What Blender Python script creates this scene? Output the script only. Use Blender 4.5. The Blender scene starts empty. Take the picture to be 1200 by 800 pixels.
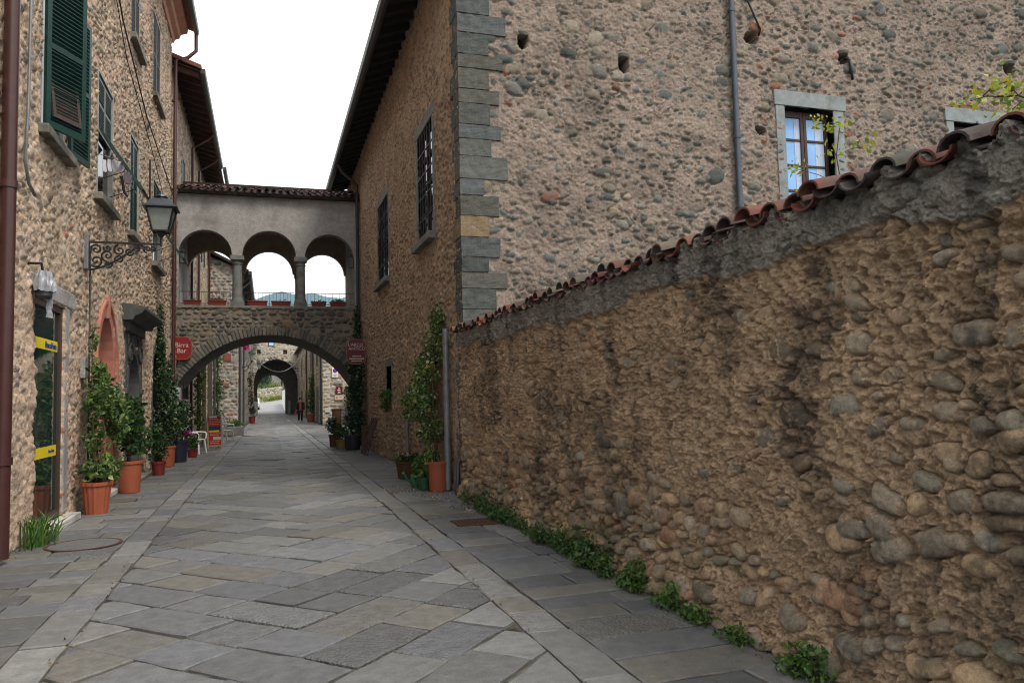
EXPO = 0.25
import bpy, bmesh, math, random
import numpy as np
from mathutils import Vector, Matrix
rnd = random.Random(7)
SC = bpy.context.scene
COL = SC.collection
R = math.radians
f4 = np.float32

# ------------------------------------------------------------------ camera (solved from the street's vanishing lines)
CAM_H = 1.6
def cam_axes(yaw, pitch, roll):
    cy, sy, cp, sp = math.cos(yaw), math.sin(yaw), math.cos(pitch), math.sin(pitch)
    f = np.array([sy*cp, cy*cp, sp]); r = np.array([cy, -sy, 0.0]); u = np.cross(r, f)
    c, s = math.cos(roll), math.sin(roll)
    return c*r - s*u, s*r + c*u, f
CR, CU, CD = cam_axes(R(17.7976), R(3.9372), R(1.4))
cd = bpy.data.cameras.new('camera'); cam = bpy.data.objects.new('camera', cd); COL.objects.link(cam)
cam.matrix_world = Matrix(((CR[0], CU[0], -CD[0], 0), (CR[1], CU[1], -CD[1], 0), (CR[2], CU[2], -CD[2], CAM_H), (0, 0, 0, 1)))
cd.sensor_width = 36; cd.lens = 27.0; cd.sensor_fit = 'HORIZONTAL'; cd.clip_start = 0.05; cd.clip_end = 12000
SC.camera = cam

# ------------------------------------------------------------------ tags
def tag(o, label=None, cat=None, group=None, kind=None):
    if label: o['label'] = label
    if cat: o['category'] = cat
    if group: o['group'] = group
    if kind: o['kind'] = kind
    return o
def thing(name, label, cat, loc=(0, 0, 0), rz=0, group=None):
    o = bpy.data.objects.new(name, None); COL.objects.link(o)
    o.location = loc; o.rotation_euler = (0, 0, rz); o.empty_display_size = .2
    return tag(o, label, cat, group)
def origin(o):
    v = Vector((0, 0, 0))
    while o is not None:
        v = v + o.location; o = o.parent
    return v
def dup(root, loc, rz=0, label=None, scale=1.0):
    r = root.copy(); COL.objects.link(r); r.location = loc; r.rotation_euler = (0, 0, rz); r.scale = (scale,)*3
    if label: r['label'] = label
    for ch in list(root.children):
        c = ch.copy(); COL.objects.link(c); c.parent = r
        for g in list(ch.children):
            d = g.copy(); COL.objects.link(d); d.parent = c
    return r

# ------------------------------------------------------------------ mesh builder
class Fr:
    """a wall's own frame: u along the wall, n outward, z up"""
    def __init__(s, o, u, n):
        s.o = np.array(o, float); s.u = np.array(u, float); s.n = np.array(n, float)
    def p(s, u, n, z):
        return tuple(s.o + s.u*u + s.n*n + np.array([0, 0, z]))
W0 = Fr((0, 0, 0), (1, 0, 0), (0, 1, 0))
class MB:
    def __init__(s): s.v = []; s.f = []; s.c = []; s.col = (1, 1, 1); s.hascol = False
    def setc(s, c): s.col = tuple(c); s.hascol = True; return s
    def add(s, vs, fs):
        b = len(s.v); s.v += [tuple(map(float, p)) for p in vs]; s.c += [s.col]*len(vs)
        s.f += [tuple(i+b for i in f) for f in fs]; return s
    def hexa(s, p):
        return s.add(p, [(0, 3, 2, 1), (4, 5, 6, 7), (0, 1, 5, 4), (1, 2, 6, 5), (2, 3, 7, 6), (3, 0, 4, 7)])
    def box(s, x0, x1, y0, y1, z0, z1, fr=W0):
        return s.hexa([fr.p(x0, y0, z0), fr.p(x1, y0, z0), fr.p(x1, y1, z0), fr.p(x0, y1, z0),
                       fr.p(x0, y0, z1), fr.p(x1, y0, z1), fr.p(x1, y1, z1), fr.p(x0, y1, z1)])
    def bar(s, a, b, w, h=None, up=(0, 0, 1)):
        h = h or w; a = Vector(a); b = Vector(b); d = (b-a).normalized(); up = Vector(up)
        if abs(d.dot(up)) > .98: up = Vector((0, 1, 0))
        x = d.cross(up).normalized()*w/2; y = x.cross(d).normalized()*h/2
        return s.hexa([a-x-y, a+x-y, a+x+y, a-x+y, b-x-y, b+x-y, b+x+y, b-x+y])
    def tube(s, pts, r, n=8, closed=False, cap=True):
        pts = [Vector(p) for p in pts]; m = len(pts); rr = r if hasattr(r, '__len__') else [r]*m
        vs = []; t0 = None
        for i, p in enumerate(pts):
            a = pts[i-1] if (i or closed) else p; b = pts[(i+1) % m] if (i < m-1 or closed) else p
            t = (b-a).normalized() if (b-a).length > 1e-9 else Vector((0, 0, 1))
            if t0 is None:
                x = t.orthogonal().normalized()
            else:
                x = (x - t*x.dot(t)); x = x.normalized() if x.length > 1e-6 else t.orthogonal().normalized()
            t0 = t; y = t.cross(x)
            for k in range(n):
                an = 2*math.pi*k/n; vs.append(p + (x*math.cos(an)+y*math.sin(an))*rr[i])
        fs = []
        for i in range(m if closed else m-1):
            j = (i+1) % m
            for k in range(n):
                l = (k+1) % n; fs.append((i*n+k, i*n+l, j*n+l, j*n+k))
        if cap and not closed: fs += [tuple(reversed(range(n))), tuple((m-1)*n+k for k in range(n))]
        return s.add(vs, fs)
    def lathe(s, prof, c=(0, 0, 0), n=20, flute=0, sx=1, sy=1, nf=12):
        vs = []; fs = []
        for r, z in prof:
            for k in range(n):
                a = 2*math.pi*k/n; q = r*(1+flute*math.cos(a*nf)) if r > .02 else r
                vs.append((c[0]+q*math.cos(a)*sx, c[1]+q*math.sin(a)*sy, c[2]+z))
        for i in range(len(prof)-1):
            for k in range(n):
                l = (k+1) % n; fs.append((i*n+k, i*n+l, (i+1)*n+l, (i+1)*n+k))
        fs += [tuple(reversed(range(n))), tuple((len(prof)-1)*n+k for k in range(n))]
        return s.add(vs, fs)
    def prism(s, prof, a, b, fr=W0, axis='u'):
        """profile [(n,z)...] swept along u from a to b in the frame"""
        m = len(prof)
        vs = [fr.p(a, n, z) for n, z in prof] + [fr.p(b, n, z) for n, z in prof]
        fs = [tuple(reversed(range(m))), tuple(range(m, 2*m))] + [(i, (i+1) % m, m+(i+1) % m, m+i) for i in range(m)]
        return s.add(vs, fs)
    def plate(s, outline, n0, n1, fr):
        """outline [(u,z)...] with thickness n0..n1"""
        m = len(outline)
        vs = [fr.p(u, n0, z) for u, z in outline] + [fr.p(u, n1, z) for u, z in outline]
        fs = [tuple(reversed(range(m))), tuple(range(m, 2*m))] + [(i, (i+1) % m, m+(i+1) % m, m+i) for i in range(m)]
        return s.add(vs, fs)
    def ring(s, inner, outer, n0, n1, fr):
        """open band between two (u,z) polylines with thickness"""
        m = len(inner); vs = []
        for i in range(m):
            (a, b), (c, d) = inner[i], outer[i]
            vs += [fr.p(a, n0, b), fr.p(c, n0, d), fr.p(c, n1, d), fr.p(a, n1, b)]
        fs = []
        for i in range(m-1):
            for k in range(4):
                l = (k+1) % 4; fs.append((4*i+k, 4*i+l, 4*i+4+l, 4*i+4+k))
        fs += [(3, 2, 1, 0), (4*m-4, 4*m-3, 4*m-2, 4*m-1)]
        return s.add(vs, fs)
    def build(s, name, mat, parent=None, smooth=False, bevel=0, fix=True, loc=None):
        me = bpy.data.meshes.new(name)
        off = origin(parent) if (parent is not None and loc is None) else Vector((0, 0, 0))
        me.from_pydata([(p[0]-off[0], p[1]-off[1], p[2]-off[2]) for p in s.v], [], s.f)
        if fix:
            bm = bmesh.new(); bm.from_mesh(me); bmesh.ops.recalc_face_normals(bm, faces=bm.faces[:]); bm.to_mesh(me); bm.free()
        if s.hascol:
            a = me.color_attributes.new('Col', 'FLOAT_COLOR', 'POINT')
            c = np.ones((len(s.c), 4), f4); c[:, :len(s.c[0])] = np.array(s.c, f4); a.data.foreach_set('color', c.ravel())
        if smooth: me.polygons.foreach_set('use_smooth', [True]*len(me.polygons))
        if mat: me.materials.append(mat)
        o = bpy.data.objects.new(name, me); COL.objects.link(o)
        if parent is not None: o.parent = parent
        if smooth == 'auto':
            try: me.set_sharp_from_angle(angle=R(40))
            except Exception: pass
        if bevel:
            m = o.modifiers.new('bevel', 'BEVEL'); m.width = bevel; m.segments = 2; m.limit_method = 'ANGLE'; m.angle_limit = R(40)
        return o

# ------------------------------------------------------------------ materials
MATS = {}
def mat(name, base=(.5, .5, .5), rough=.8, var=.15, vs=4., bump=0., bs=60., attr=False, spec=.3, metal=0., stain=None, ss=.6, bump2=0., bs2=12., aniso=None, trans=0., chisel=0., var2=0., vs2=50., bmask=0., emit=None, coat=0.):
    if name in MATS: return MATS[name]
    m = bpy.data.materials.new(name); m.use_nodes = True; nt = m.node_tree; N = nt.nodes; L = nt.links
    b = N['Principled BSDF']; b.inputs['Roughness'].default_value = rough; b.inputs['Metallic'].default_value = metal
    b.inputs['Specular IOR Level'].default_value = spec
    if coat: b.inputs['Coat Weight'].default_value = coat; b.inputs['Coat Roughness'].default_value = .15
    tc = N.new('ShaderNodeTexCoord'); vec = tc.outputs['Object']
    if aniso:
        mp = N.new('ShaderNodeMapping'); mp.inputs['Scale'].default_value = aniso; L.new(vec, mp.inputs['Vector']); vec = mp.outputs['Vector']
    def noise(sc, det=5, ro=.6):
        n = N.new('ShaderNodeTexNoise'); n.inputs['Scale'].default_value = sc; n.inputs['Detail'].default_value = det; n.inputs['Roughness'].default_value = ro
        L.new(vec, n.inputs['Vector']); return n
    if attr:
        at = N.new('ShaderNodeAttribute'); at.attribute_name = 'Col'; c = at.outputs['Color']
    else:
        rg = N.new('ShaderNodeRGB'); rg.outputs[0].default_value = (*base, 1); c = rg.outputs[0]
    n1 = noise(vs)
    mr = N.new('ShaderNodeMapRange'); mr.inputs['From Min'].default_value = .25; mr.inputs['From Max'].default_value = .75
    mr.inputs['To Min'].default_value = 1-var; mr.inputs['To Max'].default_value = 1+var; L.new(n1.outputs['Fac'], mr.inputs['Value'])
    mx = N.new('ShaderNodeVectorMath'); mx.operation = 'SCALE'; L.new(c, mx.inputs[0]); L.new(mr.outputs[0], mx.inputs['Scale']); c = mx.outputs[0]
    if var2:
        n5 = noise(vs2, 3, .6); m5 = N.new('ShaderNodeMapRange'); m5.inputs['From Min'].default_value = .3; m5.inputs['From Max'].default_value = .7
        m5.inputs['To Min'].default_value = 1-var2; m5.inputs['To Max'].default_value = 1+var2; L.new(n5.outputs['Fac'], m5.inputs['Value'])
        mx5 = N.new('ShaderNodeVectorMath'); mx5.operation = 'SCALE'; L.new(c, mx5.inputs[0]); L.new(m5.outputs[0], mx5.inputs['Scale']); c = mx5.outputs[0]
    if stain:
        n2 = noise(ss, 6, .65); rp = N.new('ShaderNodeMapRange'); rp.inputs['From Min'].default_value = .48; rp.inputs['From Max'].default_value = .68
        L.new(n2.outputs['Fac'], rp.inputs['Value'])
        mc = N.new('ShaderNodeMix'); mc.data_type = 'RGBA'; L.new(rp.outputs[0], mc.inputs['Factor']); L.new(c, mc.inputs['A']); mc.inputs['B'].default_value = (*stain, 1); c = mc.outputs['Result']
    L.new(c, b.inputs['Base Color'])
    h = None
    if bump:
        n3 = noise(bs, 4, .7); bp = N.new('ShaderNodeBump'); bp.inputs['Strength'].default_value = 1; bp.inputs['Distance'].default_value = bump
        L.new(n3.outputs['Fac'], bp.inputs['Height']); h = bp
    if bump2:
        n4 = noise(bs2, 5, .65); bp = N.new('ShaderNodeBump'); bp.inputs['Strength'].default_value = 1; bp.inputs['Distance'].default_value = bump2
        L.new(n4.outputs['Fac'], bp.inputs['Height'])
        if bmask:
            mk_ = N.new('ShaderNodeMath'); mk_.operation = 'MULTIPLY_ADD'; L.new(at.outputs['Alpha'], mk_.inputs[0]); mk_.inputs[1].default_value = -bmask; mk_.inputs[2].default_value = 1; L.new(mk_.outputs[0], bp.inputs['Strength'])
        if h: L.new(h.outputs[0], bp.inputs['Normal'])
        h = bp
    if chisel:
        w = N.new('ShaderNodeTexVoronoi'); w.inputs['Scale'].default_value = 42; L.new(vec, w.inputs['Vector'])
        mm = N.new('ShaderNodeMath'); mm.operation = 'MULTIPLY'; L.new(w.outputs['Distance'], mm.inputs[0]); L.new(at.outputs['Alpha'], mm.inputs[1])
        bp = N.new('ShaderNodeBump'); bp.inputs['Distance'].default_value = chisel; L.new(mm.outputs[0], bp.inputs['Height'])
        if h: L.new(h.outputs[0], bp.inputs['Normal'])
        h = bp
    if h: L.new(h.outputs[0], b.inputs['Normal'])
    if trans:
        tr = N.new('ShaderNodeBsdfTranslucent'); L.new(c, tr.inputs['Color']); ms = N.new('ShaderNodeMixShader'); ms.inputs[0].default_value = trans
        L.new(b.outputs[0], ms.inputs[1]); L.new(tr.outputs[0], ms.inputs[2]); L.new(ms.outputs[0], N['Material Output'].inputs['Surface'])
    if emit:
        b.inputs['Emission Color'].default_value = (*emit, 1); b.inputs['Emission Strength'].default_value = 1
    MATS[name] = m; return m
def glass(name, base, rough=.06):
    return mat(name, base, rough, var=.25, vs=1.5, spec=.6, bump=.0006, bs=3)

M_RUBBLE = mat('rubble masonry', attr=True, rough=.92, var=.24, vs=22, bump=.006, bs=90, bump2=.022, bs2=26, spec=.15, bmask=.7, var2=.14, vs2=60)
M_RUBBLE_FINE = mat('near rubble masonry', attr=True, rough=.92, var=.34, vs=40, bump=.006, bs=190, bump2=.034, bs2=48, spec=.2, var2=.22, vs2=120, bmask=.82)
M_BLOCK = mat('dressed stone blocks', attr=True, rough=.85, var=.28, vs=9, bump=.006, bs=90, bump2=.016, bs2=14, spec=.25, var2=.15, vs2=50)
M_PAVE = mat('worn stone paving', attr=True, rough=.5, var=.26, vs=9, bump=.004, bs=120, bump2=.009, bs2=14, spec=.4, chisel=.014, var2=.16, vs2=60)
M_JOINT = mat('sandy paving joints', (.085, .08, .066), .95, var=.95, vs=6, bump=.008, bs=70)
M_GREYSTONE = mat('grey sandstone', (.17, .18, .175), .8, var=.2, vs=9, bump=.002, bs=90, bump2=.003, bs2=14, stain=(.1, .1, .095), ss=2.2)
M_SLATE = mat('dark carved sandstone', (.085, .09, .09), .75, var=.22, vs=8, bump=.002, bs=80, stain=(.05, .05, .05), ss=2.5)
M_SILL = mat('weathered sill stone', (.2, .19, .165), .85, var=.25, vs=8, bump=.003, bs=60, stain=(.09, .09, .07), ss=3)
M_PLASTER = mat('old lime plaster', (.34, .33, .325), .9, var=.2, vs=7, bump=.012, bs=38, bump2=.012, bs2=9, stain=(.21, .2, .19), ss=1.3, var2=.2, vs2=30)
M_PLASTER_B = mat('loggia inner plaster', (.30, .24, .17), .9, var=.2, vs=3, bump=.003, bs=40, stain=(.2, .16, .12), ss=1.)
M_PINK = mat('pink plaster', (.5, .2, .145), .85, var=.15, vs=4, bump=.003, bs=40, stain=(.34, .17, .13), ss=1.6)
M_BODY = mat('rough render', (.3, .26, .21), .95, var=.2, vs=3, bump=.005, bs=30)
M_TILE = mat('terracotta roof tiles', attr=True, rough=.8, var=.3, vs=12, bump=.003, bs=70, bump2=.004, bs2=15, stain=(.06, .055, .05), ss=4)
M_WOODDK = mat('dark eave timber', (.028, .022, .02), .8, var=.35, vs=6, bump=.003, bs=30)
M_WOODBR = mat('brown painted wood', (.045, .02, .014), .5, var=.2, vs=9, spec=.4)
M_TERRAROOF = mat('clay eave boards', (.07, .035, .025), .85, var=.3, vs=6)
M_GREEN = mat('dark green shutter paint', (.008, .04, .034), .45, var=.25, vs=12, bump=.0008, bs=60, spec=.45)
M_SHBROWN = mat('weathered brown louvres', (.055, .04, .036), .6, var=.3, vs=12)
M_GREYFRAME = mat('grey window frame paint', (.3, .3, .29), .6, var=.2, vs=9)
M_SHGREY = mat('grey closed shutters', (.075, .08, .085), .6, var=.2, vs=9)
M_GLASS = glass('dark window glass', (.012, .016, .02))
M_GLASSB = glass('painted sky reflection glass', (.2, .42, .8), .08)  # blue sky reflection is put into the glass base colour
M_GLASSW = glass('pale window glass', (.5, .52, .58), .1)
M_DOORGL = glass('green door glass', (.012, .028, .025), .04)
M_PIPE = mat('maroon downpipe paint', (.055, .018, .016), .4, var=.2, vs=6, spec=.5)
M_PIPEGREY = mat('galvanised pipe', (.19, .2, .21), .45, var=.25, vs=6, metal=.3, spec=.5)
M_PIPEDK = mat('dark metal pipe', (.03, .032, .037), .45, var=.2, vs=6, spec=.5)
M_IRON = mat('black wrought iron', (.012, .012, .014), .5, var=.2, vs=20, spec=.45)
M_RUST = mat('rusty iron', (.09, .04, .025), .8, var=.4, vs=20)
M_WHITEST = mat('pale marble', (.6, .59, .57), .5, var=.12, vs=5, stain=(.35, .34, .32), ss=2)
M_TERRA = mat('terracotta plastic', (.32, .085, .04), .6, var=.12, vs=6, spec=.4, bump=.001, bs=50)
M_TERRADK = mat('dark red plastic', (.17, .022, .014), .5, var=.12, vs=6, spec=.4)
M_NAVY = mat('navy plastic', (.015, .02, .035), .5, var=.12, vs=6, spec=.4)
M_WICKER = mat('brown wicker', (.08, .042, .022), .8, var=.4, vs=40, bump=.01, bs=45)
M_SOIL = mat('soil', (.03, .022, .016), .95, var=.3, vs=30, bump=.01, bs=40)
M_LEAF = mat('leaves', attr=True, rough=.5, var=.12, vs=10, spec=.35, trans=.25)
M_STEM = mat('stems', (.06, .045, .025), .85, var=.3, vs=20)
M_YELLOW = mat('yellow film', (.75, .6, .02), .4, var=.04, vs=4, spec=.4)
M_BLUE = mat('blue lettering', (.02, .05, .3), .5, var=.02)
M_WHITE = mat('white paint', (.75, .75, .74), .5, var=.06, vs=6)
M_CLOTHW = mat('white cotton', (.72, .72, .78), .9, var=.06, vs=8, trans=.3)
M_CLOTHD = mat('dark knit', (.035, .033, .045), .9, var=.15, vs=20)
M_CLOTHG = mat('grey mauve knit', (.22, .19, .24), .9, var=.1, vs=20)
M_PLASTICW = mat('white garden plastic', (.78, .78, .77), .35, var=.04, vs=4, spec=.45)
M_LAMPGL = mat('frosted lamp glass', (.22, .245, .235), .3, var=.15, vs=8, spec=.5)
M_RED = mat('dark red enamel', (.22, .012, .014), .4, var=.1, vs=5, spec=.4)
M_RED2 = mat('maroon enamel', (.12, .012, .022), .45, var=.1, vs=5, spec=.4)
M_CREAM = mat('cream lettering', (.62, .5, .44), .6, var=.03)
# ------------------------------------------------------------------ masonry: stones bedded in mortar as a real relief
def vnoise(rng, nu, nv, cu, cv):
    g = rng.random((int(nv/cv)+3, int(nu/cu)+3)).astype(f4)
    x = np.arange(nu)/cu; y = np.arange(nv)/cv
    ix = x.astype(int); fx = (x-ix).astype(f4); fx = fx*fx*(3-2*fx)
    iy = y.astype(int); fy = (y-iy).astype(f4); fy = (fy*fy*(3-2*fy))[:, None]
    a = g[iy][:, ix]*(1-fx) + g[iy][:, ix+1]*fx
    b = g[iy+1][:, ix]*(1-fx) + g[iy+1][:, ix+1]*fx
    return a*(1-fy) + b*fy
def fbm(rng, nu, nv, cu, cv, octs=4, pers=.55):
    t = np.zeros((nv, nu), f4); w = 0; a = 1.
    for _ in range(octs):
        t += a*vnoise(rng, nu, nv, max(cu, 1.2), max(cv, 1.2)); w += a; a *= pers; cu /= 2; cv /= 2
    return t/w
def sstep(a, b, x):
    t = np.clip((x-a)/(b-a), 0, 1); return t*t*(3-2*t)
def snap(arr, vals):
    arr = arr.copy()
    for v in vals:
        i = int(np.argmin(abs(arr-v))); arr[i] = v
    return arr
def rubble(U, V, seed, pal, mcol, rowh=(.1, .18), asp=(1., 2.), gap=.02, keep=.85, hh=(.02, .05), base=-.004, mamp=.012, warp=.012,
           big=(0, .1, .2), rake=.01, bury=None, mcell=.08, tilt=.18, recolor=None, jitter=.4, mvar=.35, pw=(2., 3.2), crumb=0., dust=1., prof=2.4):
    rng = np.random.default_rng(seed); nu, nv = len(U), len(V)
    du = (U[-1]-U[0])/(nu-1); dv = (V[-1]-V[0])/(nv-1)
    fb = lambda c, o=4, p=.55: fbm(rng, nu, nv, c/du, c/dv, o, p)
    UU, VV = np.meshgrid(U.astype(f4), V.astype(f4))
    WU = UU + (fb(.09, 3)-.5)*2*warp; WV = VV + (fb(.09, 3)-.5)*2*warp
    st = []
    v = V[0]-.1
    while v < V[-1]+.05:
        h = rng.uniform(*rowh); u = U[0]-rng.uniform(0, .3)
        while u < U[-1]+.05:
            w = h*rng.uniform(*asp); k = keep(u, v) if callable(keep) else keep
            if rng.random() < k:
                st.append((u+w/2, v+h/2+rng.normal(0, h*jitter*.3), (w-gap)/2*rng.uniform(.75, 1.02), (h-gap)/2*rng.uniform(.72, 1.08), rng.normal(0, tilt), rng.uniform(*pw), rng.uniform(*hh)))
            u += w
        v += h*.97
    for _ in range(big[0]):
        a = rng.uniform(big[1], big[2]); st.append((rng.uniform(U[0], U[-1]), rng.uniform(V[0], V[-1]), a, a*rng.uniform(.45, .75), rng.normal(0, tilt), rng.uniform(2, 3), rng.uniform(*hh)*1.25))
    S = np.array(st, f4); n = len(S)
    pal = np.array(pal, f4); sc = pal[rng.integers(0, len(pal), n)]*rng.uniform(.7, 1.3, (n, 1)).astype(f4)
    if recolor: sc = recolor(S, sc, rng)
    lump = fb(.05, 4, .6)
    mort = (fb(.5, 3)-.5)*mamp*1.6 + (fb(mcell, 5, .7)-.5)*mamp*2.6
    if bury is not None: mort = mort + bury
    if crumb:
        rg = lambda c: 1-np.abs(2*fb(c, 2)-1)*1.6
        mort = mort + crumb*(.9*(rg(.075)-.5)+.7*(rg(.034)-.5)+.45*(fb(.02, 2)-.5))
    ST = np.full(nu*nv, -9, f4); SID = np.full(nu*nv, -1, np.int32); D = np.full(nu*nv, 9, f4)
    ci = np.clip(np.searchsorted(U, S[:, 0]), 0, nu-1); cj = np.clip(np.searchsorted(V, S[:, 1]), 0, nv-1)
    ext = np.maximum(S[:, 2], S[:, 3])*1.25+warp*1.5
    order = np.argsort(ext); WUf = WU.ravel(); WVf = WV.ravel()
    chunk = np.array_split(order, max(4, n//400))
    Hs, Is, Ss, Ds = [], [], [], []
    for ch in chunk:
        if len(ch) == 0: continue
        e = ext[ch].max(); hu = int(e/du)+2; hv = int(e/dv)+2
        ii = ci[ch][:, None, None]+np.arange(-hu, hu+1)[None, None, :]; jj = cj[ch][:, None, None]+np.arange(-hv, hv+1)[None, :, None]
        ok = (ii >= 0) & (ii < nu) & (jj >= 0) & (jj < nv); ok = np.broadcast_to(ok, (len(ch), 2*hv+1, 2*hu+1))
        idx = np.where(ok, jj*nu+ii, 0); s = S[ch]
        x = WUf[idx]-s[:, 0, None, None]; y = WVf[idx]-s[:, 1, None, None]
        ca = np.cos(s[:, 4])[:, None, None]; sa = np.sin(s[:, 4])[:, None, None]
        xa = np.abs(x*ca+y*sa)/s[:, 2, None, None]; ya = np.abs(-x*sa+y*ca)/s[:, 3, None, None]
        p = s[:, 5, None, None]; d = (xa**p+ya**p)**(1/p)
        m = ok & (d < 1.3); d = d[m]
        hgt = base + np.broadcast_to(s[:, 6, None, None], m.shape)[m]*np.sqrt(np.clip(1-d**prof, 0, 1))
        hgt = np.where(d < 1, hgt, -9)
        Hs.append(hgt); Is.append(idx[m]); Ds.append(d); Ss.append(np.broadcast_to(ch[:, None, None], m.shape)[m])
    Hs = np.concatenate(Hs); Is = np.concatenate(Is); Ds = np.concatenate(Ds); Ss = np.concatenate(Ss)
    o = np.argsort(Hs, kind='stable'); ST[Is[o]] = Hs[o]; SID[Is[o]] = Ss[o]
    o = np.argsort(-Ds, kind='stable'); D[Is[o]] = Ds[o]
    ST = ST.reshape(nv, nu); SID = SID.reshape(nv, nu); D = D.reshape(nv, nu)
    mort = mort - rake*np.exp(-((D-1.07)/.09)**2)*sstep(.35, .65, fb(.25, 3))*1.3
    stone = ST + (lump-.5)*.012
    H = np.maximum(mort, stone); T = sstep(-.002, .003, stone-mort)[..., None]
    C1 = sc[np.clip(SID, 0, n-1)]*(.72+.56*fb(.03, 3)[..., None])
    C0 = np.array(mcol, f4)*(1-mvar+2*mvar*fb(.35, 5, .6)[..., None])*(.8+.4*fb(.03, 3)[..., None])
    C1 = C1*dust+C0*(1-dust)
    return H, C0*(1-T)+C1*T, dict(UU=UU, VV=VV, fb=fb, rng=rng, T=T[..., 0])
def wall_mesh(name, fr, U, V, H, C, mask, thick, mt, parent):
    """relief skin + reveals: every border of the kept cells (outline and openings) is carried back by thick"""
    nu, nv = len(U), len(V)
    UU, VV = np.meshgrid(U, V)
    off = np.array(origin(parent)) if parent is not None else np.zeros(3)
    P = fr.o + UU[..., None]*fr.u + H[..., None]*fr.n; P[..., 2] += VV
    P = P.reshape(-1, 3)
    mk = np.ones((nv-1, nu-1), bool) if mask is None else mask
    flip = np.dot(np.cross(fr.u, [0, 0, 1]), fr.n) < 0
    idx = np.arange(nu*nv).reshape(nv, nu)
    a, b, c, d = idx[:-1, :-1][mk], idx[:-1, 1:][mk], idx[1:, 1:][mk], idx[1:, :-1][mk]
    F = np.stack([a, b, c, d], 1)
    mp = np.pad(mk, 1)
    E = []
    core = mp[1:-1, 1:-1]
    for sh, (p, q) in (((0, 1), (0, 1)), ((2, 1), (2, 3)), ((1, 0), (3, 0)), ((1, 2), (1, 2))):
        nb = mp[sh[0]:sh[0]+nv-1, sh[1]:sh[1]+nu-1]; bd = core & ~nb
        corners = [idx[:-1, :-1][bd], idx[:-1, 1:][bd], idx[1:, 1:][bd], idx[1:, :-1][bd]]
        E.append(np.stack([corners[p], corners[q]], 1))
    E = np.concatenate(E)
    ub = np.unique(E); back = np.full(nu*nv, -1); back[ub] = nu*nv+np.arange(len(ub))
    UB = UU.reshape(-1)[ub]; VB = VV.reshape(-1)[ub]
    PB = fr.o + UB[:, None]*fr.u - thick*fr.n; PB[:, 2] += VB
    F2 = np.stack([E[:, 1], E[:, 0], back[E[:, 0]], back[E[:, 1]]], 1)
    F = np.concatenate([F, F2]); P = np.concatenate([P, PB]); nc = C.shape[-1]; CC = np.concatenate([C.reshape(-1, nc), C.reshape(-1, nc)[ub]])
    if flip: F = F[:, ::-1]
    used = np.zeros(len(P), bool); used[F.ravel()] = True; re = np.cumsum(used)-1
    P = P[used]-off; CC = CC[used]; F = re[F]
    me = bpy.data.meshes.new(name); me.vertices.add(len(P)); me.vertices.foreach_set('co', P.astype(f4).ravel())
    me.loops.add(F.size); me.loops.foreach_set('vertex_index', F.astype(np.int32).ravel())
    me.polygons.add(len(F)); me.polygons.foreach_set('loop_start', np.arange(0, F.size, 4, dtype=np.int32)); me.polygons.foreach_set('loop_total', np.full(len(F), 4, np.int32))
    me.update(); me.polygons.foreach_set('use_smooth', np.ones(len(F), bool))
    at = me.color_attributes.new('Col', 'FLOAT_COLOR', 'POINT'); c4 = np.ones((len(P), 4), f4); c4[:, :CC.shape[1]] = np.clip(CC, 0, 1); at.data.foreach_set('color', c4.ravel())
    me.materials.append(mt); me.validate()
    o = bpy.data.objects.new(name, me); COL.objects.link(o)
    if parent is not None: o.parent = parent
    return o
def cellmask(U, V, holes=(), arches=()):
    uc = (U[:-1]+U[1:])/2; vc = (V[:-1]+V[1:])/2
    A, B = np.meshgrid(uc, vc); m = np.ones(A.shape, bool)
    for u0, u1, v0, v1 in holes: m &= ~((A > u0) & (A < u1) & (B > v0) & (B < v1))
    for c, hw, z0, zs, rise in arches:
        t = 1-((A-c)/hw)**2; top = zs+rise*np.sqrt(np.clip(t, 0, 1)); m &= ~((t > 0) & (B > z0) & (B < top))
    return m

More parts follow.
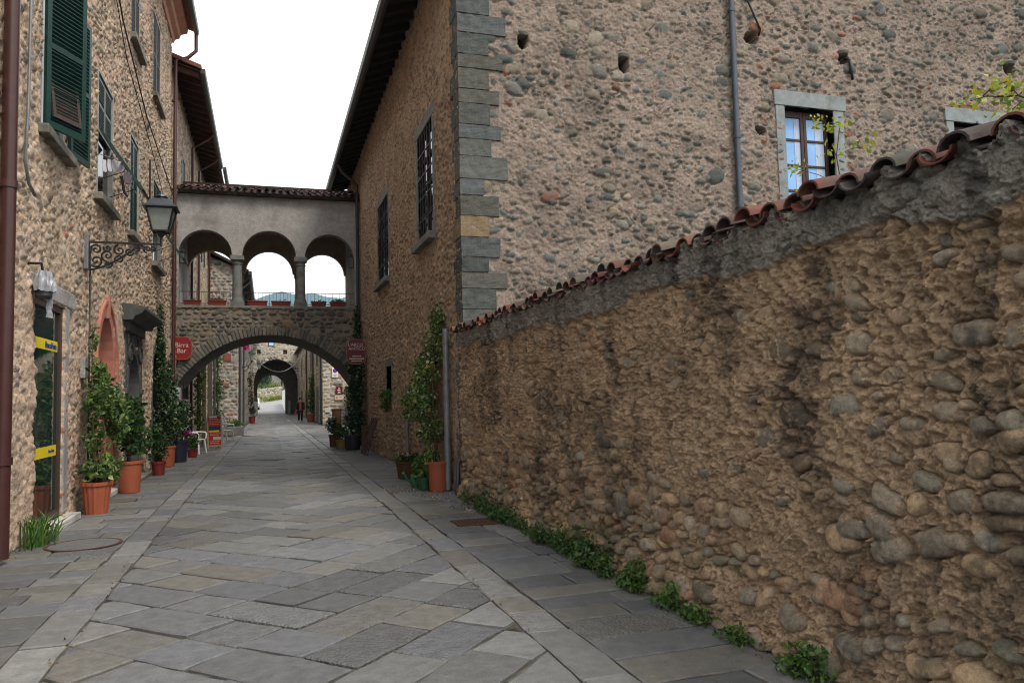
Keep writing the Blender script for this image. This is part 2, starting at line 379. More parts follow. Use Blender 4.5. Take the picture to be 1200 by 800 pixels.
# ------------------------------------------------------------------ foliage: many small folded leaves
def leaves(name, blobs, size, pal, parent=None, seed=1, shell=.55, mt=None, flat=None, droop=.3, asp=.55):
    """blobs: (cx,cy,cz, rx,ry,rz, n)"""
    rng = np.random.default_rng(seed); P = []
    for (cx, cy, cz, rx, ry, rz, n) in blobs:
        d = rng.normal(size=(n, 3)); d /= np.linalg.norm(d, axis=1)[:, None]
        r = (rng.random(n)**shell)[:, None]
        lob = 1+.28*np.sin(d[:, :1]*5+cx*9)*np.cos(d[:, 2:]*6+cz*7)
        P.append(np.array([cx, cy, cz])+d*r*lob*np.array([rx, ry, rz]))
    P = np.concatenate(P); n = len(P)
    if flat is not None: P = flat(P)
    s = size*rng.uniform(.4, 1.55, n)[:, None]
    a = rng.normal(size=(n, 3)); a[:, 2] -= droop; a /= np.linalg.norm(a, axis=1)[:, None]
    t = rng.normal(size=(n, 3)); b = np.cross(a, t); b /= np.linalg.norm(b, axis=1)[:, None]; c = np.cross(a, b)
    v0 = P-a*s*.5; v2 = P+a*s*.5; f = c*s*.12
    v1 = P+b*s*asp*.5+f; v3 = P-b*s*asp*.5+f
    V = np.stack([v0, v1, v2, v3], 1).reshape(-1, 3)
    off = np.array(origin(parent)) if parent is not None else np.zeros(3)
    V = V-off
    k = np.arange(n)*4; F = np.concatenate([np.stack([k, k+1, k+2], 1), np.stack([k, k+2, k+3], 1)])
    pal = np.array(pal, f4); col = pal[rng.integers(0, len(pal), n)]*rng.uniform(.65, 1.3, (n, 1))
    me = bpy.data.meshes.new(name); me.vertices.add(len(V)); me.vertices.foreach_set('co', V.astype(f4).ravel())
    me.loops.add(F.size); me.loops.foreach_set('vertex_index', F.astype(np.int32).ravel())
    me.polygons.add(len(F)); me.polygons.foreach_set('loop_start', np.arange(0, F.size, 3, dtype=np.int32)); me.polygons.foreach_set('loop_total', np.full(len(F), 3, np.int32))
    me.update()
    at = me.color_attributes.new('Col', 'FLOAT_COLOR', 'POINT'); c4 = np.ones((len(V), 4), f4); c4[:, :3] = np.repeat(col, 4, 0); at.data.foreach_set('color', c4.ravel())
    me.materials.append(mt or M_LEAF); me.validate()
    o = bpy.data.objects.new(name, me); COL.objects.link(o)
    if parent is not None: o.parent = parent
    return o
PAL_DK = [(.016, .045, .014), (.022, .06, .02), (.03, .075, .022), (.012, .03, .012)]
PAL_MD = [(.045, .11, .024), (.065, .145, .035), (.032, .075, .02), (.095, .17, .045)]
PAL_LT = [(.09, .17, .03), (.13, .22, .04), (.06, .12, .025), (.17, .24, .05)]
PAL_VAR = PAL_LT[:2] + PAL_MD + [(.05, .11, .035), (.24, .28, .13), (.34, .36, .22), (.035, .08, .025)]
PAL_YL = [(.36, .38, .03), (.25, .33, .04), (.45, .42, .04), (.16, .25, .04)]
# ------------------------------------------------------------------ light: bright overcast, soft sun from behind the camera's right
SUN_EL, SUN_AZ = R(52), R(150)          # azimuth clockwise from +Y
w = bpy.data.worlds.new('World'); SC.world = w; w.use_nodes = True
nt = w.node_tree; N = nt.nodes; L = nt.links; bg = N['Background']
sky = N.new('ShaderNodeTexSky'); sky.sky_type = 'NISHITA'; sky.sun_disc = False; sky.sun_elevation = SUN_EL; sky.sun_rotation = SUN_AZ; sky.air_density = 1.2; sky.dust_density = 1.5
tcw = N.new('ShaderNodeTexCoord'); nz = N.new('ShaderNodeTexNoise'); nz.inputs['Scale'].default_value = 3.2; nz.inputs['Detail'].default_value = 6; nz.inputs['Roughness'].default_value = .55
L.new(tcw.outputs['Generated'], nz.inputs['Vector'])
mr = N.new('ShaderNodeMapRange'); mr.inputs['From Min'].default_value = .28; mr.inputs['From Max'].default_value = .42; mr.inputs['To Min'].default_value = .3; mr.inputs['To Max'].default_value = 1.0
L.new(nz.outputs['Fac'], mr.inputs['Value'])
mx = N.new('ShaderNodeMix'); mx.data_type = 'RGBA'; L.new(mr.outputs[0], mx.inputs['Factor']); L.new(sky.outputs[0], mx.inputs['A']); mx.inputs['B'].default_value = (12.6, 12.4, 12.1, 1)
L.new(mx.outputs['Result'], bg.inputs['Color']); bg.inputs['Strength'].default_value = .12
sl = bpy.data.lights.new('sun', 'SUN'); sl.energy = 2.4; sl.angle = R(18); sl.color = (1, .9, .77)
so = bpy.data.objects.new('sun', sl); COL.objects.link(so)
so.rotation_euler = Vector((-math.sin(SUN_AZ)*math.cos(SUN_EL), -math.cos(SUN_AZ)*math.cos(SUN_EL), -math.sin(SUN_EL))).to_track_quat('-Z', 'Y').to_euler()
SC.view_settings.view_transform = 'Standard'; SC.view_settings.look = 'None'; SC.view_settings.gamma = 1; SC.view_settings.exposure = EXPO
SC.cycles.filter_width = 1.1; SC.cycles.use_denoising = True
try: SC.cycles.denoiser = 'OPENIMAGEDENOISE'
except Exception: pass
SC.cycles.max_bounces = 8; SC.cycles.diffuse_bounces = 5

# ------------------------------------------------------------------ ground, paving
m = MB(); m.add([(-4500, -1500, -.06), (4500, -1500, -.06), (4500, 4800, -.06), (-4500, 4800, -.06)], [(0, 1, 2, 3)])
tag(m.build('ground', mat('earth', (.09, .09, .06), .95, var=.3, vs=.3)), kind='structure')
def warpx(x, y):
    k = min(max(0, y-14), 60)
    return x + (.0085*k*min(1, x/-1.27) if x < 0 else -.0035*k*min(1, x/1.68))
def clip(poly, fn):
    out = []
    for i in range(len(poly)):
        a, b = poly[i], poly[(i+1) % len(poly)]; fa, fb_ = fn(a), fn(b)
        if fa >= 0: out.append(a)
        if fa*fb_ < 0:
            t = fa/(fa-fb_); out.append((a[0]+(b[0]-a[0])*t, a[1]+(b[1]-a[1])*t))
    return out
def inset(poly, g):
    n = len(poly); out = []
    for i in range(n):
        p0, p1, p2 = [Vector(poly[k]) for k in (i-1, i, (i+1) % n)]
        d1 = (p1-p0); d2 = (p2-p1)
        if d1.length < 1e-6 or d2.length < 1e-6: return None
        d1.normalize(); d2.normalize(); n1 = Vector((-d1.y, d1.x)); n2 = Vector((-d2.y, d2.x))
        k = n1+n2; q = k.dot(n1)
        if abs(q) < .15: return None
        out.append(tuple(p1+k*(g/q)))
    return out
def area(p): return .5*sum(p[i-1][0]*p[i][1]-p[i][0]*p[i-1][1] for i in range(len(p)))
SLABCOL = [(.2, .21, .222), (.218, .226, .23), (.186, .197, .216), (.238, .244, .246), (.21, .212, .203), (.226, .221, .204), (.19, .2, .222), (.17, .178, .186)]
PV = MB(); PV.hascol = True; PV.col = (1, 1, 1, 1)
def slab(mb, poly, z=0., gap=.008, tone=1., pal=SLABCOL, chis=.25):
    if len(poly) < 3: return
    if area(poly) < 0: poly = poly[::-1]
    if area(poly) < .012: return
    near = poly[0][1] < 14
    poly = [(x+rnd.uniform(-.008, .008), y+rnd.uniform(-.008, .008)) for x, y in poly]
    if near:                                       # worn, slightly wandering edges
        q = []
        for i in range(len(poly)):
            a, b = Vector(poly[i]), Vector(poly[(i+1) % len(poly)]); q.append(tuple(a)); l = (b-a).length
            k = int(l/.16)
            for j in range(1, k):
                nn = Vector((-(b-a).y, (b-a).x)).normalized(); q.append(tuple(a+(b-a)*(j/k)+nn*rnd.gauss(0, .007)))
        poly = q
    p1 = inset(poly, gap); p2 = inset(poly, gap+.012)
    if not p1 or not p2 or area(p2) < .004: return
    c = rnd.choice(pal); k = rnd.uniform(.68, 1.06)*tone*(.8+.1*math.sin(poly[0][0]*2.1+1)*math.cos(poly[0][1]*.55)+.05*math.sin(poly[0][1]*1.7)); t = [a*k for a in c]
    mb.setc((*t, rnd.uniform(.5, 1) if rnd.random() < chis else 0.0))
    n = len(p1); tx, ty = rnd.gauss(0, .008), rnd.gauss(0, .008); dz = rnd.gauss(0, .0035)
    cx = sum(p[0] for p in p1)/n; cy = sum(p[1] for p in p1)/n
    zz = lambda x, y: z+dz+(x-cx)*tx+(y-cy)*ty
    mb.add([(x, y, z-.05) for x, y in p1]+[(x, y, zz(x, y)-.008) for x, y in p1]+[(x, y, zz(x, y)) for x, y in p2],
           [(i, (i+1) % n, n+(i+1) % n, n+i) for i in range(n)]+[(n+i, n+(i+1) % n, 2*n+(i+1) % n, 2*n+i) for i in range(n)]+[tuple(range(2*n, 3*n))])
XA, XB, Y0, Y1 = -1.27, 1.68, .2, 89.0
wd = .45; s2 = math.sqrt(.5)
def AB(a, b): return ((a+b)*s2+.2, (b-a)*s2)       # a along (1,-1), b along (1,1)
def lay(poly):
    for fn in (lambda p: p[0]-XA, lambda p: XB-p[0], lambda p: p[1]-Y0, lambda p: Y1-p[1]):
        poly = clip(poly, fn)
        if len(poly) < 3: return
    ymin = min(p[1] for p in poly)
    slab(PV, [(warpx(x, y), y) for x, y in poly], gap=rnd.uniform(.008, .017))
kmax = int((Y1+4)/s2/wd)+2
for k in range(-8, kmax+8):
    b0 = k*wd; a = -k*wd; lim = a-3.2
    while a > lim:                                  # left half: strips running towards the middle, stepping into the right half
        l = rnd.uniform(.42, .98); lay([AB(a-l, b0), AB(a, b0), AB(a, b0+wd), AB(a-l, b0+wd)]); a -= l
    j = -k; a0 = j*wd; b = -j*wd; lim = b+3.2
    while b < lim:
        l = rnd.uniform(.42, .98); lay([AB(a0, b), AB(a0+wd, b), AB(a0+wd, b+l), AB(a0, b+l)]); b += l
# border strips of single stones, then the side pavements in courses
def strip(x0, x1, tone=1.04):
    y = Y0
    while y < Y1:
        l = rnd.uniform(.45, .95); slab(PV, [(warpx(x0, y), y), (warpx(x1, y), y), (warpx(x1, y+l), y+l), (warpx(x0, y+l), y+l)], gap=.009, tone=tone, pal=SLABCOL[2:6], chis=.1); y += l
strip(-1.58, -1.27); strip(1.68, 1.98)
def courses(mb, x0f, x1f, ya, yb, tone, skew=0., hole=None):
    y = ya
    while y < yb:
        h = rnd.uniform(.3, .46); x = x0f(y); e = x1f(y)
        while x < e-.05:
            l = rnd.uniform(.5, 1.15); x2 = min(x+l, e)
            if e-x2 < .22: x2 = e
            P = [(x, y+skew*(x-x0f(y))), (x2, y+skew*(x2-x0f(y))), (x2, y+h+skew*(x2-x0f(y))), (x, y+h+skew*(x-x0f(y)))]
            if not (hole and hole(sum(p[0] for p in P)/4, sum(p[1] for p in P)/4)):
                slab(mb, P, gap=rnd.uniform(.006, .010), tone=tone, chis=.12)
            x = x2
        y += h
PS = MB(); PS.hascol = True
courses(PS, lambda y: -2.78, lambda y: warpx(-1.58, y), .2, 36.2, .9, skew=-.05)
courses(PS, lambda y: warpx(1.98, y), lambda y: 3.1 if y < 27 else 5.4, .2, 48.5, .86, skew=.04)
courses(PS, lambda y: warpx(1.98, y), lambda y: 3.25, 48.5, 89, .9)
tag(PV.build('street', M_PAVE, fix=False), kind='structure')
tag(PS.build('pavement', M_PAVE, fix=False), kind='structure')
m = MB(); m.box(-3.2, 6.2, -1, 90, -.055, -.02)
tag(m.build('paving_bed', M_JOINT), kind='structure')
# manhole cover and drain grate let into the pavement
def cover(cx, cy, r):
    t = thing('manhole_cover', 'round iron manhole cover rim set in the left pavement near the glass door', 'manhole cover', (cx, cy, 0))
    m = MB(); n = 40
    m.add([(cx+math.cos(a)*q, cy+math.sin(a)*q, z) for q, z in ((r, .002), (r, .008), (r-.035, .009), (r-.035, .003)) for a in [2*math.pi*i/n for i in range(n)]],
          [(k*n+i, k*n+(i+1) % n, (k+1)*n+(i+1) % n, (k+1)*n+i) for k in range(3) for i in range(n)])
    m.build('rim', M_RUST, t)
    m = MB(); m.setc((.13, .135, .14, 0)); m.lathe([(r-.037, -.02), (r-.037, .006), (r-.05, .0075)], (cx, cy, 0), 40); m.build('plate', M_PAVE, t)
cover(-2.0, 10.05, .40)
t = thing('drain_grate', 'rusty rectangular drain grate in the right pavement by the stone wall', 'drain grate', (2.5, 9.5, 0))
m = MB()
for i in range(9): m.box(2.27+i*.055, 2.295+i*.055, 9.3, 9.72, .004, .012)
m.box(2.24, 2.78, 9.27, 9.3, .004, .013); m.box(2.24, 2.78, 9.72, 9.75, .004, .013); m.build('bars', M_RUST, t)
m = MB(); m.box(2.24, 2.78, 9.27, 9.75, -.02, .0042); m.build('recess', mat('painted grate gap shade', (.05, .025, .02), .9), t)  # solid plate under the bars, shade of the gaps put into its colour

# thin air that turns the far mountains blue
m = MB(); m.box(-4600, 4600, -1600, 4900, -1.1, 620); hz = tag(m.build('haze', None), kind='stuff')
hm = bpy.data.materials.new('haze'); hm.use_nodes = True; hn = hm.node_tree.nodes; hn.remove(hn['Principled BSDF']); pv = hn.new('ShaderNodeVolumePrincipled'); pv.inputs['Density'].default_value = .00013; pv.inputs['Color'].default_value = (.5, .75, 1, 1)
hm.node_tree.links.new(pv.outputs[0], hn['Material Output'].inputs['Volume']); hz.data.materials.append(hm)
# ================================================================== LEFT: the tall stone house (plane x = -2.7)
FL = Fr((-2.7, 0, 0), (0, 1, 0), (1, 0, 0))
HA = thing('stone_house', 'tall tan rubble stone house with green shutters on the left of the street', 'house', (-2.7, 14, 0))
wins = [('a', 10.75, 12.0, 5.1, 7.3), ('b', 14.05, 15.4, 5.1, 7.25), ('c', 17.25, 18.4, 5.15, 7.25), ('d', 20.65, 22.15, 5.1, 7.25), ('e', 17.3, 18.5, 9.35, 11.6), ('f', 20.55, 22.0, 9.35, 11.65), ('g', 14.0, 15.3, 9.35, 11.6)]
U = np.linspace(3.0, 24.5, 830); V = np.linspace(0, 12.5, 520)
U = snap(U, [x for w_ in wins for x in w_[1:3]]+[10.6, 12.05]); V = snap(V, [5.1, 7.3, 7.25, 5.15, 9.35, 11.6, 2.95, .1])
rngA = np.random.default_rng(3)
A_U, A_V = np.meshgrid(U.astype(f4), V.astype(f4))
pl = fbm(rngA, len(U), len(V), 60, 60, 4)
bury = -.004 + .022*sstep(.50, .62, pl)*sstep(5.2, 2.6, A_V) + .03*sstep(.42, .12, np.abs(A_U-11.3)-.75)*sstep(3.25, 3.05, A_V)*sstep(.44, .5, fbm(rngA, len(U), len(V), 20, 20, 3)) + .012*sstep(.55, .66, fbm(rngA, len(U), len(V), 70, 50, 3))
def reA(S, sc, rng):
    k = (rng.random(len(S)) < np.where((S[:, 1] < 2.2) & (np.abs(S[:, 0]-12.5) < .6), .3, .02)); sc = sc.copy(); sc[k] = np.array([.34, .15, .1])*rng.uniform(.7, 1.2, (k.sum(), 1)); return sc
H, C, D_ = rubble(U, V, 11, [(.42, .34, .26), (.36, .3, .235), (.3, .265, .22), (.46, .36, .265), (.26, .24, .21), (.4, .3, .21), (.33, .29, .24), (.46, .38, .29)],
                  (.57, .43, .325), rowh=(.07, .13), asp=(1.0, 2.2), gap=.022, keep=.8, hh=(.022, .05), mamp=.022, bury=bury, rake=.014, recolor=reA, big=(200, .08, .16), tilt=.3, jitter=.8, crumb=.016, dust=.92)
pk = sstep(.5, .62, fbm(rngA, len(U), len(V), 40, 40, 4))*sstep(3.4, 2.2, A_V)
C = C*(1-.35*pk[..., None])+np.array([.5, .37, .31])*.35*pk[..., None]
gr = sstep(.54, .7, fbm(rngA, len(U), len(V), 25, 50, 5))[..., None]*.45
C = C*(1-gr)+C*np.array([.55, .56, .55])*gr
mk = cellmask(U, V, [(w_[1], w_[2], w_[3], w_[4]) for w_ in wins]+[(10.6, 12.05, .1, 2.95), (14.2, 15.8, -1, 2.0), (17.15, 18.75, -1, 1.9), (20.75, 22.05, -1, 2.3)],
              [(15.0, .82, 1.9, 2.0, 1.25), (17.95, .8, 1.8, 1.9, .8), (21.4, .65, 2.2, 2.3, .75)])
wall_mesh('wall', FL, U, V, H, np.dstack([C, D_['T']]), mk, .32, M_RUBBLE, HA)
m = MB(); m.box(-11, -3.03, 3.0, 24.48, 0, 12.45); m.build('house_body', M_BODY, HA)
# roof with moulded pink cornice
m = MB(); m.prism([(-.05, 12.45), (.06, 12.45), (.10, 12.55), (.22, 12.6), (.26, 12.72), (.44, 12.78), (.46, 12.9), (-.05, 12.92)], 3.0, 24.55, FL)
m.build('cornice', mat('pink cornice plaster', (.46, .27, .2), .85, var=.15, vs=3, stain=(.3, .18, .13), ss=1), HA)
m = MB(); m.setc((.2, .08, .05)); m.prism([(.62, 12.93), (.62, 13.02), (-4.2, 14.7), (-9, 13.0), (-9, 12.92), (-4.2, 14.6)], 2.9, 24.7, FL); m.build('roof', M_TILE, HA)
m = MB(); m.prism([(.62, 12.86), (.60, 12.98), (.76, 12.98), (.74, 12.86), (.68, 12.82)], 2.9, 24.75, FL); m.build('gutter', M_PIPEDK, HA)
m = MB(); m.tube([FL.p(24.62, .68, 12.8), FL.p(24.62, .68, 12.3), FL.p(24.58, .45, 12.05), FL.p(24.5, .12, 11.9), FL.p(24.5, .10, 0.0)], .055, 10)
for z in (2.5, 5.2, 7.9, 10.6): m.tube([FL.p(24.5, .10, z), FL.p(24.5, .10, z+.06)], .07, 10)
m.build('downpipe', M_PIPE, HA, smooth='auto')
m = MB(); m.tube([FL.p(9.2, .12, 12.8), FL.p(9.2, .11, 0.05)], .075, 12)
for z in (1.0, 3.9, 6.4, 9.5): m.tube([FL.p(9.2, .11, z), FL.p(9.2, .11, z+.08)], .092, 12)
m.build('downpipe', M_PIPE, HA, smooth='auto')

def louvre(mb, o, ax, ay, w, h, th=.035, st=.06, pitch=.055):
    """shutter leaf in the plane (ax across, z up) with normal ay; frame rails and tilted slats"""
    o = Vector(o); ax = Vector(ax).normalized(); ay = Vector(ay).normalized(); az = ax.cross(ay); az = az if az.z > 0 else -az
    def bx(u0, u1, z0, z1, n0, n1):
        q = lambda u, n, z: o+ax*u+ay*n+az*z
        mb.hexa([q(u0, n0, z0), q(u1, n0, z0), q(u1, n1, z0), q(u0, n1, z0), q(u0, n0, z1), q(u1, n0, z1), q(u1, n1, z1), q(u0, n1, z1)])
    bx(0, st, 0, h, 0, th); bx(w-st, w, 0, h, 0, th); bx(st, w-st, 0, st*1.2, 0, th); bx(st, w-st, h-st, h, 0, th); bx(st, w-st, h*.48, h*.48+st, 0, th)
    z = st*1.2
    while z < h-st-.03:
        q = lambda u, n, zz: o+ax*u+ay*n+az*zz
        if not (h*.48-.03 < z < h*.48+st):
            mb.hexa([q(st, .004, z), q(w-st, .004, z), q(w-st, th-.004, z+.03), q(st, th-.004, z+.03), q(st, .004, z+.01), q(w-st, .004, z+.01), q(w-st, th-.004, z+.04), q(st, th-.004, z+.04)])
        z += pitch
def sill(fr, u0, u1, z, parent, out=.14, th=.12, mt=None):
    m = MB(); m.box(u0-.14, u1+.14, -.2, out, z-th, z, fr); return m.build('sill', mt or M_SILL, parent, bevel=.012)
def win_frame(fr, u0, u1, z0, z1, parent, wd=.08, dep=(-.16, -.06), mt=None):
    m = MB(); a, b = dep
    m.box(u0, u0+wd, a, b, z0, z1, fr); m.box(u1-wd, u1, a, b, z0, z1, fr); m.box(u0+wd, u1-wd, a, b, z1-wd, z1, fr); m.box(u0+wd, u1-wd, a, b, z0, z0+wd*.7, fr)
    return m.build('window', mt or M_GREYFRAME, parent, bevel=.006)
def pane(fr, u0, u1, z0, z1, parent, mt=None, n=-.15):
    m = MB(); m.box(u0+.02, u1-.02, n-.02, n, z0+.02, z1-.02, fr); return m.build('pane', mt or M_GLASS, parent)
def shut_closed(fr, u0, u1, z0, z1, parent, mt, n=-.075, nn=None):
    for k in range(2):
        w_ = (u1-u0-.17)/2; a = u0+.08+k*(w_+.01)
        m = MB(); louvre(m, fr.p(a, n, z0), fr.u, fr.n, w_, z1-z0); m.build('shutter', mt, parent)
for key, u0, u1, z0, z1 in wins:
    f = win_frame(FL, u0, u1, z0, z1, HA, wd=.07 if key in 'aefg' else .05, dep=(-.2, .03) if key in 'bcd' else (-.2, .0)); sill(FL, u0, u1, z0, f); pane(FL, u0, u1, z0, z1, f, n=-.05)
    if key in 'ef g': shut_closed(FL, u0, u1, z0+.05, z1-.07, f, M_SHGREY, n=-.03)
    if key in 'c': shut_closed(FL, u0, u1, z0+.05, z1-.07, f, M_GREEN, n=-.03)
    if key in 'bd':                                  # upper half closed, lower half hinged out like an awning
        zm = z0+1.12; shut_closed(FL, u0, u1, zm, z1-.07, f, M_GREEN, n=-.03)
        d = Vector((.55, 0, -.83)).normalized(); m = MB()
        louvre(m, Vector(FL.p(u0+.08, .03, zm))+d*1.2, (0, 1, 0), d.cross(Vector((0, 1, 0))), u1-u0-.16, 1.2); m.build('shutter', M_GREEN, f)
        for ue in (u0+.1, u1-.1): m = MB(); m.tube([FL.p(ue, 0, z0+.25), FL.p(ue, .42, z0+.42)], .008, 6); m.build('stay', M_IRON, f)
    if key == 'a':                                   # near leaf ajar with a brown tilted flap, far leaf folded back on the wall
        a = R(27); ax = Vector((math.sin(a), math.cos(a), 0)); ay = Vector((math.cos(a), -math.sin(a), 0)); m = MB(); o_ = Vector(FL.p(u0+.03, .03, z0+.02))
        louvre(m, o_, ax, ay, .7, z1-z0-.05, th=.045, st=.075); m.build('shutter', M_GREEN, f)
        m = MB(); o2 = o_+ax*.09+ay*.05+Vector((0, 0, .14)); louvre(m, o2, ax, (ay+Vector((0, 0, .12))).normalized(), .5, .82, th=.03, st=.05, pitch=.045); m.build('shutter_flap', M_SHBROWN, f)
        a = R(10); m = MB(); louvre(m, FL.p(u1+.0, .04, z0+.02), (math.sin(a), math.cos(a), 0), (math.cos(a), -math.sin(a), 0), .66, z1-z0-.05, th=.045, st=.07); m.build('shutter', M_GREEN, f)
# glass street door with yellow bands, plaster lintel and marble step
d = MB(); d.box(10.6, 10.66, -.2, .0, .1, 2.95, FL); d.box(11.97, 12.05, -.2, .0, .1, 2.95, FL); d.box(10.66, 11.97, -.2, .0, 2.86, 2.95, FL); d.box(10.66, 11.97, -.2, .0, .1, .2, FL)
dr = d.build('glass_door', mat('bronze door frame', (.05, .03, .022), .45, var=.1, spec=.5), HA, bevel=.006)
m = MB(); m.box(10.66, 11.97, -.06, -.04, .2, 2.86, FL); m.build('pane', M_DOORGL, dr)
for zz in (2.33, .93): m = MB(); m.box(10.68, 11.95, -.039, -.035, zz, zz+.14, FL); m.build('yellow_band', M_YELLOW, dr)
def text(name, s, size, loc, rot, mt, parent=None, ext=.003, align='CENTER', sx=1.0):
    c = bpy.data.curves.new(name, 'FONT'); c.body = s; c.size = size; c.extrude = ext; c.align_x = align; c.align_y = 'CENTER'; c.materials.append(mt); c.space_line = .9
    o = bpy.data.objects.new(name, c); COL.objects.link(o); off = origin(parent) if parent else Vector((0, 0, 0)); o.location = Vector(loc)-off; o.rotation_euler = rot; o.scale = (sx, 1, 1)
    bpy.context.view_layer.update(); me = bpy.data.meshes.new_from_object(o.evaluated_get(bpy.context.evaluated_depsgraph_get())); p = bpy.data.objects.new(name, me); COL.objects.link(p)
    p.location = o.location; p.rotation_euler = o.rotation_euler; p.scale = o.scale; bpy.data.objects.remove(o); bpy.data.curves.remove(c); p.name = name
    if parent: p.parent = parent
    return p
ROT_L = (R(90), 0, R(90)); ROT_F = (R(90), 0, 0)
text('lettering', 'BancoPosta', .12, FL.p(11.6, -.031, 2.395), ROT_L, M_BLUE, dr); text('lettering', 'BancoPosta', .06, FL.p(11.7, -.031, 1.0), ROT_L, M_BLUE, dr)
m = MB(); m.box(10.45, 12.6, -.1, .045, 2.97, 3.2, FL); m.build('lintel', M_PLASTER, HA, bevel=.02)
m = MB(); m.box(12.06, 12.3, -.1, .035, .12, 2.96, FL); m.build('door_jamb', M_PLASTER, HA, bevel=.02)
m = MB(); m.box(10.45, 12.35, -.3, .2, 0.005, .1, FL); m.build('doorstep', M_WHITEST, HA, bevel=.01)
# pink arched doorway
def arc(c, r, z, rise, n=18, a0=0, a1=180):
    return [(c-math.cos(R(a0+(a1-a0)*i/n))*r, z+math.sin(R(a0+(a1-a0)*i/n))*rise) for i in range(n+1)]
def doorway(c, hw, zs, rise, wd, out, dep, mt, parent, name='door_surround', z0=0):
    inn = [(c-hw, z0)]+arc(c, hw, zs, rise)+[(c+hw, z0)]; ou = [(c-hw-wd, z0)]+arc(c, hw+wd, zs, rise+wd)+[(c+hw+wd, z0)]
    m = MB(); m.ring(inn, ou, -dep, out, FL); return m.build(name, mt, parent, bevel=.008)
pa = doorway(15.0, .72, 2.0, 1.15, .2, .035, .62, M_PINK, HA)
m = MB(); m.ring(arc(15.0, .93, 2.0, 1.36), arc(15.0, 1.0, 2.0, 1.44), -.05, .07, FL); m.box(14.93, 15.07, -.05, .08, 3.1, 3.5, FL); m.build('keystone', M_PINK, pa, bevel=.008)
m = MB(); m.plate([(14.28, 0.02)]+arc(15.0, .72, 2.0, 1.15)+[(15.72, 0.02)], -.6, -.52, FL); m.build('door', mat('faded rose door', (.2, .09, .065), .7, var=.2, vs=5), HA)
m = MB(); m.box(13.95, 16.25, -.5, .16, .004, .09, FL); m.build('doorstep', M_WHITEST, HA, bevel=.01)
# carved grey portal: columns, arch, volutes and a deep hood
g = doorway(17.95, .64, 1.9, .74, .17, .035, .35, M_SLATE, HA, 'portal')
for sgn in (-1, 1):
    c = 17.95+sgn*.95; m = MB(); m.box(c-.13, c+.13, -.05, .07, .004, .3, FL); m.box(c-.1, c+.1, -.05, .045, .3, 1.8, FL); m.box(c-.14, c+.14, -.05, .075, 1.8, 1.92, FL); m.box(c-.11, c+.11, -.05, .04, 1.92, 3.05, FL); m.build('pilaster', M_SLATE, g, bevel=.015)
    pts = []; cc = 17.95+sgn*.66
    for i in range(34): a = i*.28; r = .03+.0062*i; pts.append(FL.p(cc+sgn*math.cos(a)*r, .06, 2.62+math.sin(a)*r))
    pts += [FL.p(17.95+sgn*.45, .06, 2.95), FL.p(17.95+sgn*.2, .05, 3.02)]
    m = MB(); m.tube(pts, .035, 8); m.lathe([(.0, -.02), (.05, 0), (.0, .02)], FL.p(cc, .08, 2.62), 10); m.build('volute', M_SLATE, g, smooth='auto')
m = MB(); m.box(16.85, 19.05, -.05, .1, 3.05, 3.25, FL); m.box(17.4, 18.5, -.05, .04, 2.82, 3.05, FL); m.build('frieze', M_SLATE, g, bevel=.012)
m = MB(); m.prism([(-.05, 3.25), (.2, 3.25), (.24, 3.33), (.36, 3.38), (.42, 3.46), (.42, 3.52), (.2, 3.56), (-.05, 3.6)], 16.6, 19.3, FL); m.build('hood', M_SLATE, g, bevel=.008)
m = MB(); m.plate([(17.33, 0.02)]+arc(17.95, .62, 1.9, .72)+[(18.57, 0.02)], -.36, -.3, FL); m.build('door', mat('black green door', (.02, .026, .025), .5, var=.2), HA)
m = MB(); m.box(16.95, 18.95, -.3, .25, .004, .07, FL); m.build('doorstep', M_SILL, HA, bevel=.01)
# plainer grey arched doorway beyond
g2 = doorway(21.4, .52, 2.3, .62, .22, .03, .35, M_SLATE, HA)
for a, b, c_, d_ in ((20.66, 20.9, 1.4, 1.5), (21.9, 22.14, 1.4, 1.5), (20.62, 20.92, .004, .3), (21.88, 22.18, .004, .3)): m = MB(); m.box(a, b, -.04, .05, c_, d_, FL); m.build('impost' if c_ > 1 else 'plinth', M_SLATE, g2, bevel=.01)
m = MB(); m.plate([(20.88, 0.02)]+arc(21.4, .52, 2.3, .62)+[(21.92, 0.02)], -.36, -.3, FL); m.build('door', mat('black green door'), HA)
# iron wall ties, small meter plate
for (u, z, l) in ((19.75, 6.4, 1.0), (23.6, 6.3, .9)):
    m = MB(); m.tube([FL.p(u, .07, z), FL.p(u, .07, z+l)], .022, 6); m.build('wall_tie', M_IRON, HA)
m = MB(); m.box(13.0, 13.22, .02, .1, 2.0, 2.32, FL); m.build('meter_box', M_PLASTER, HA, bevel=.015)

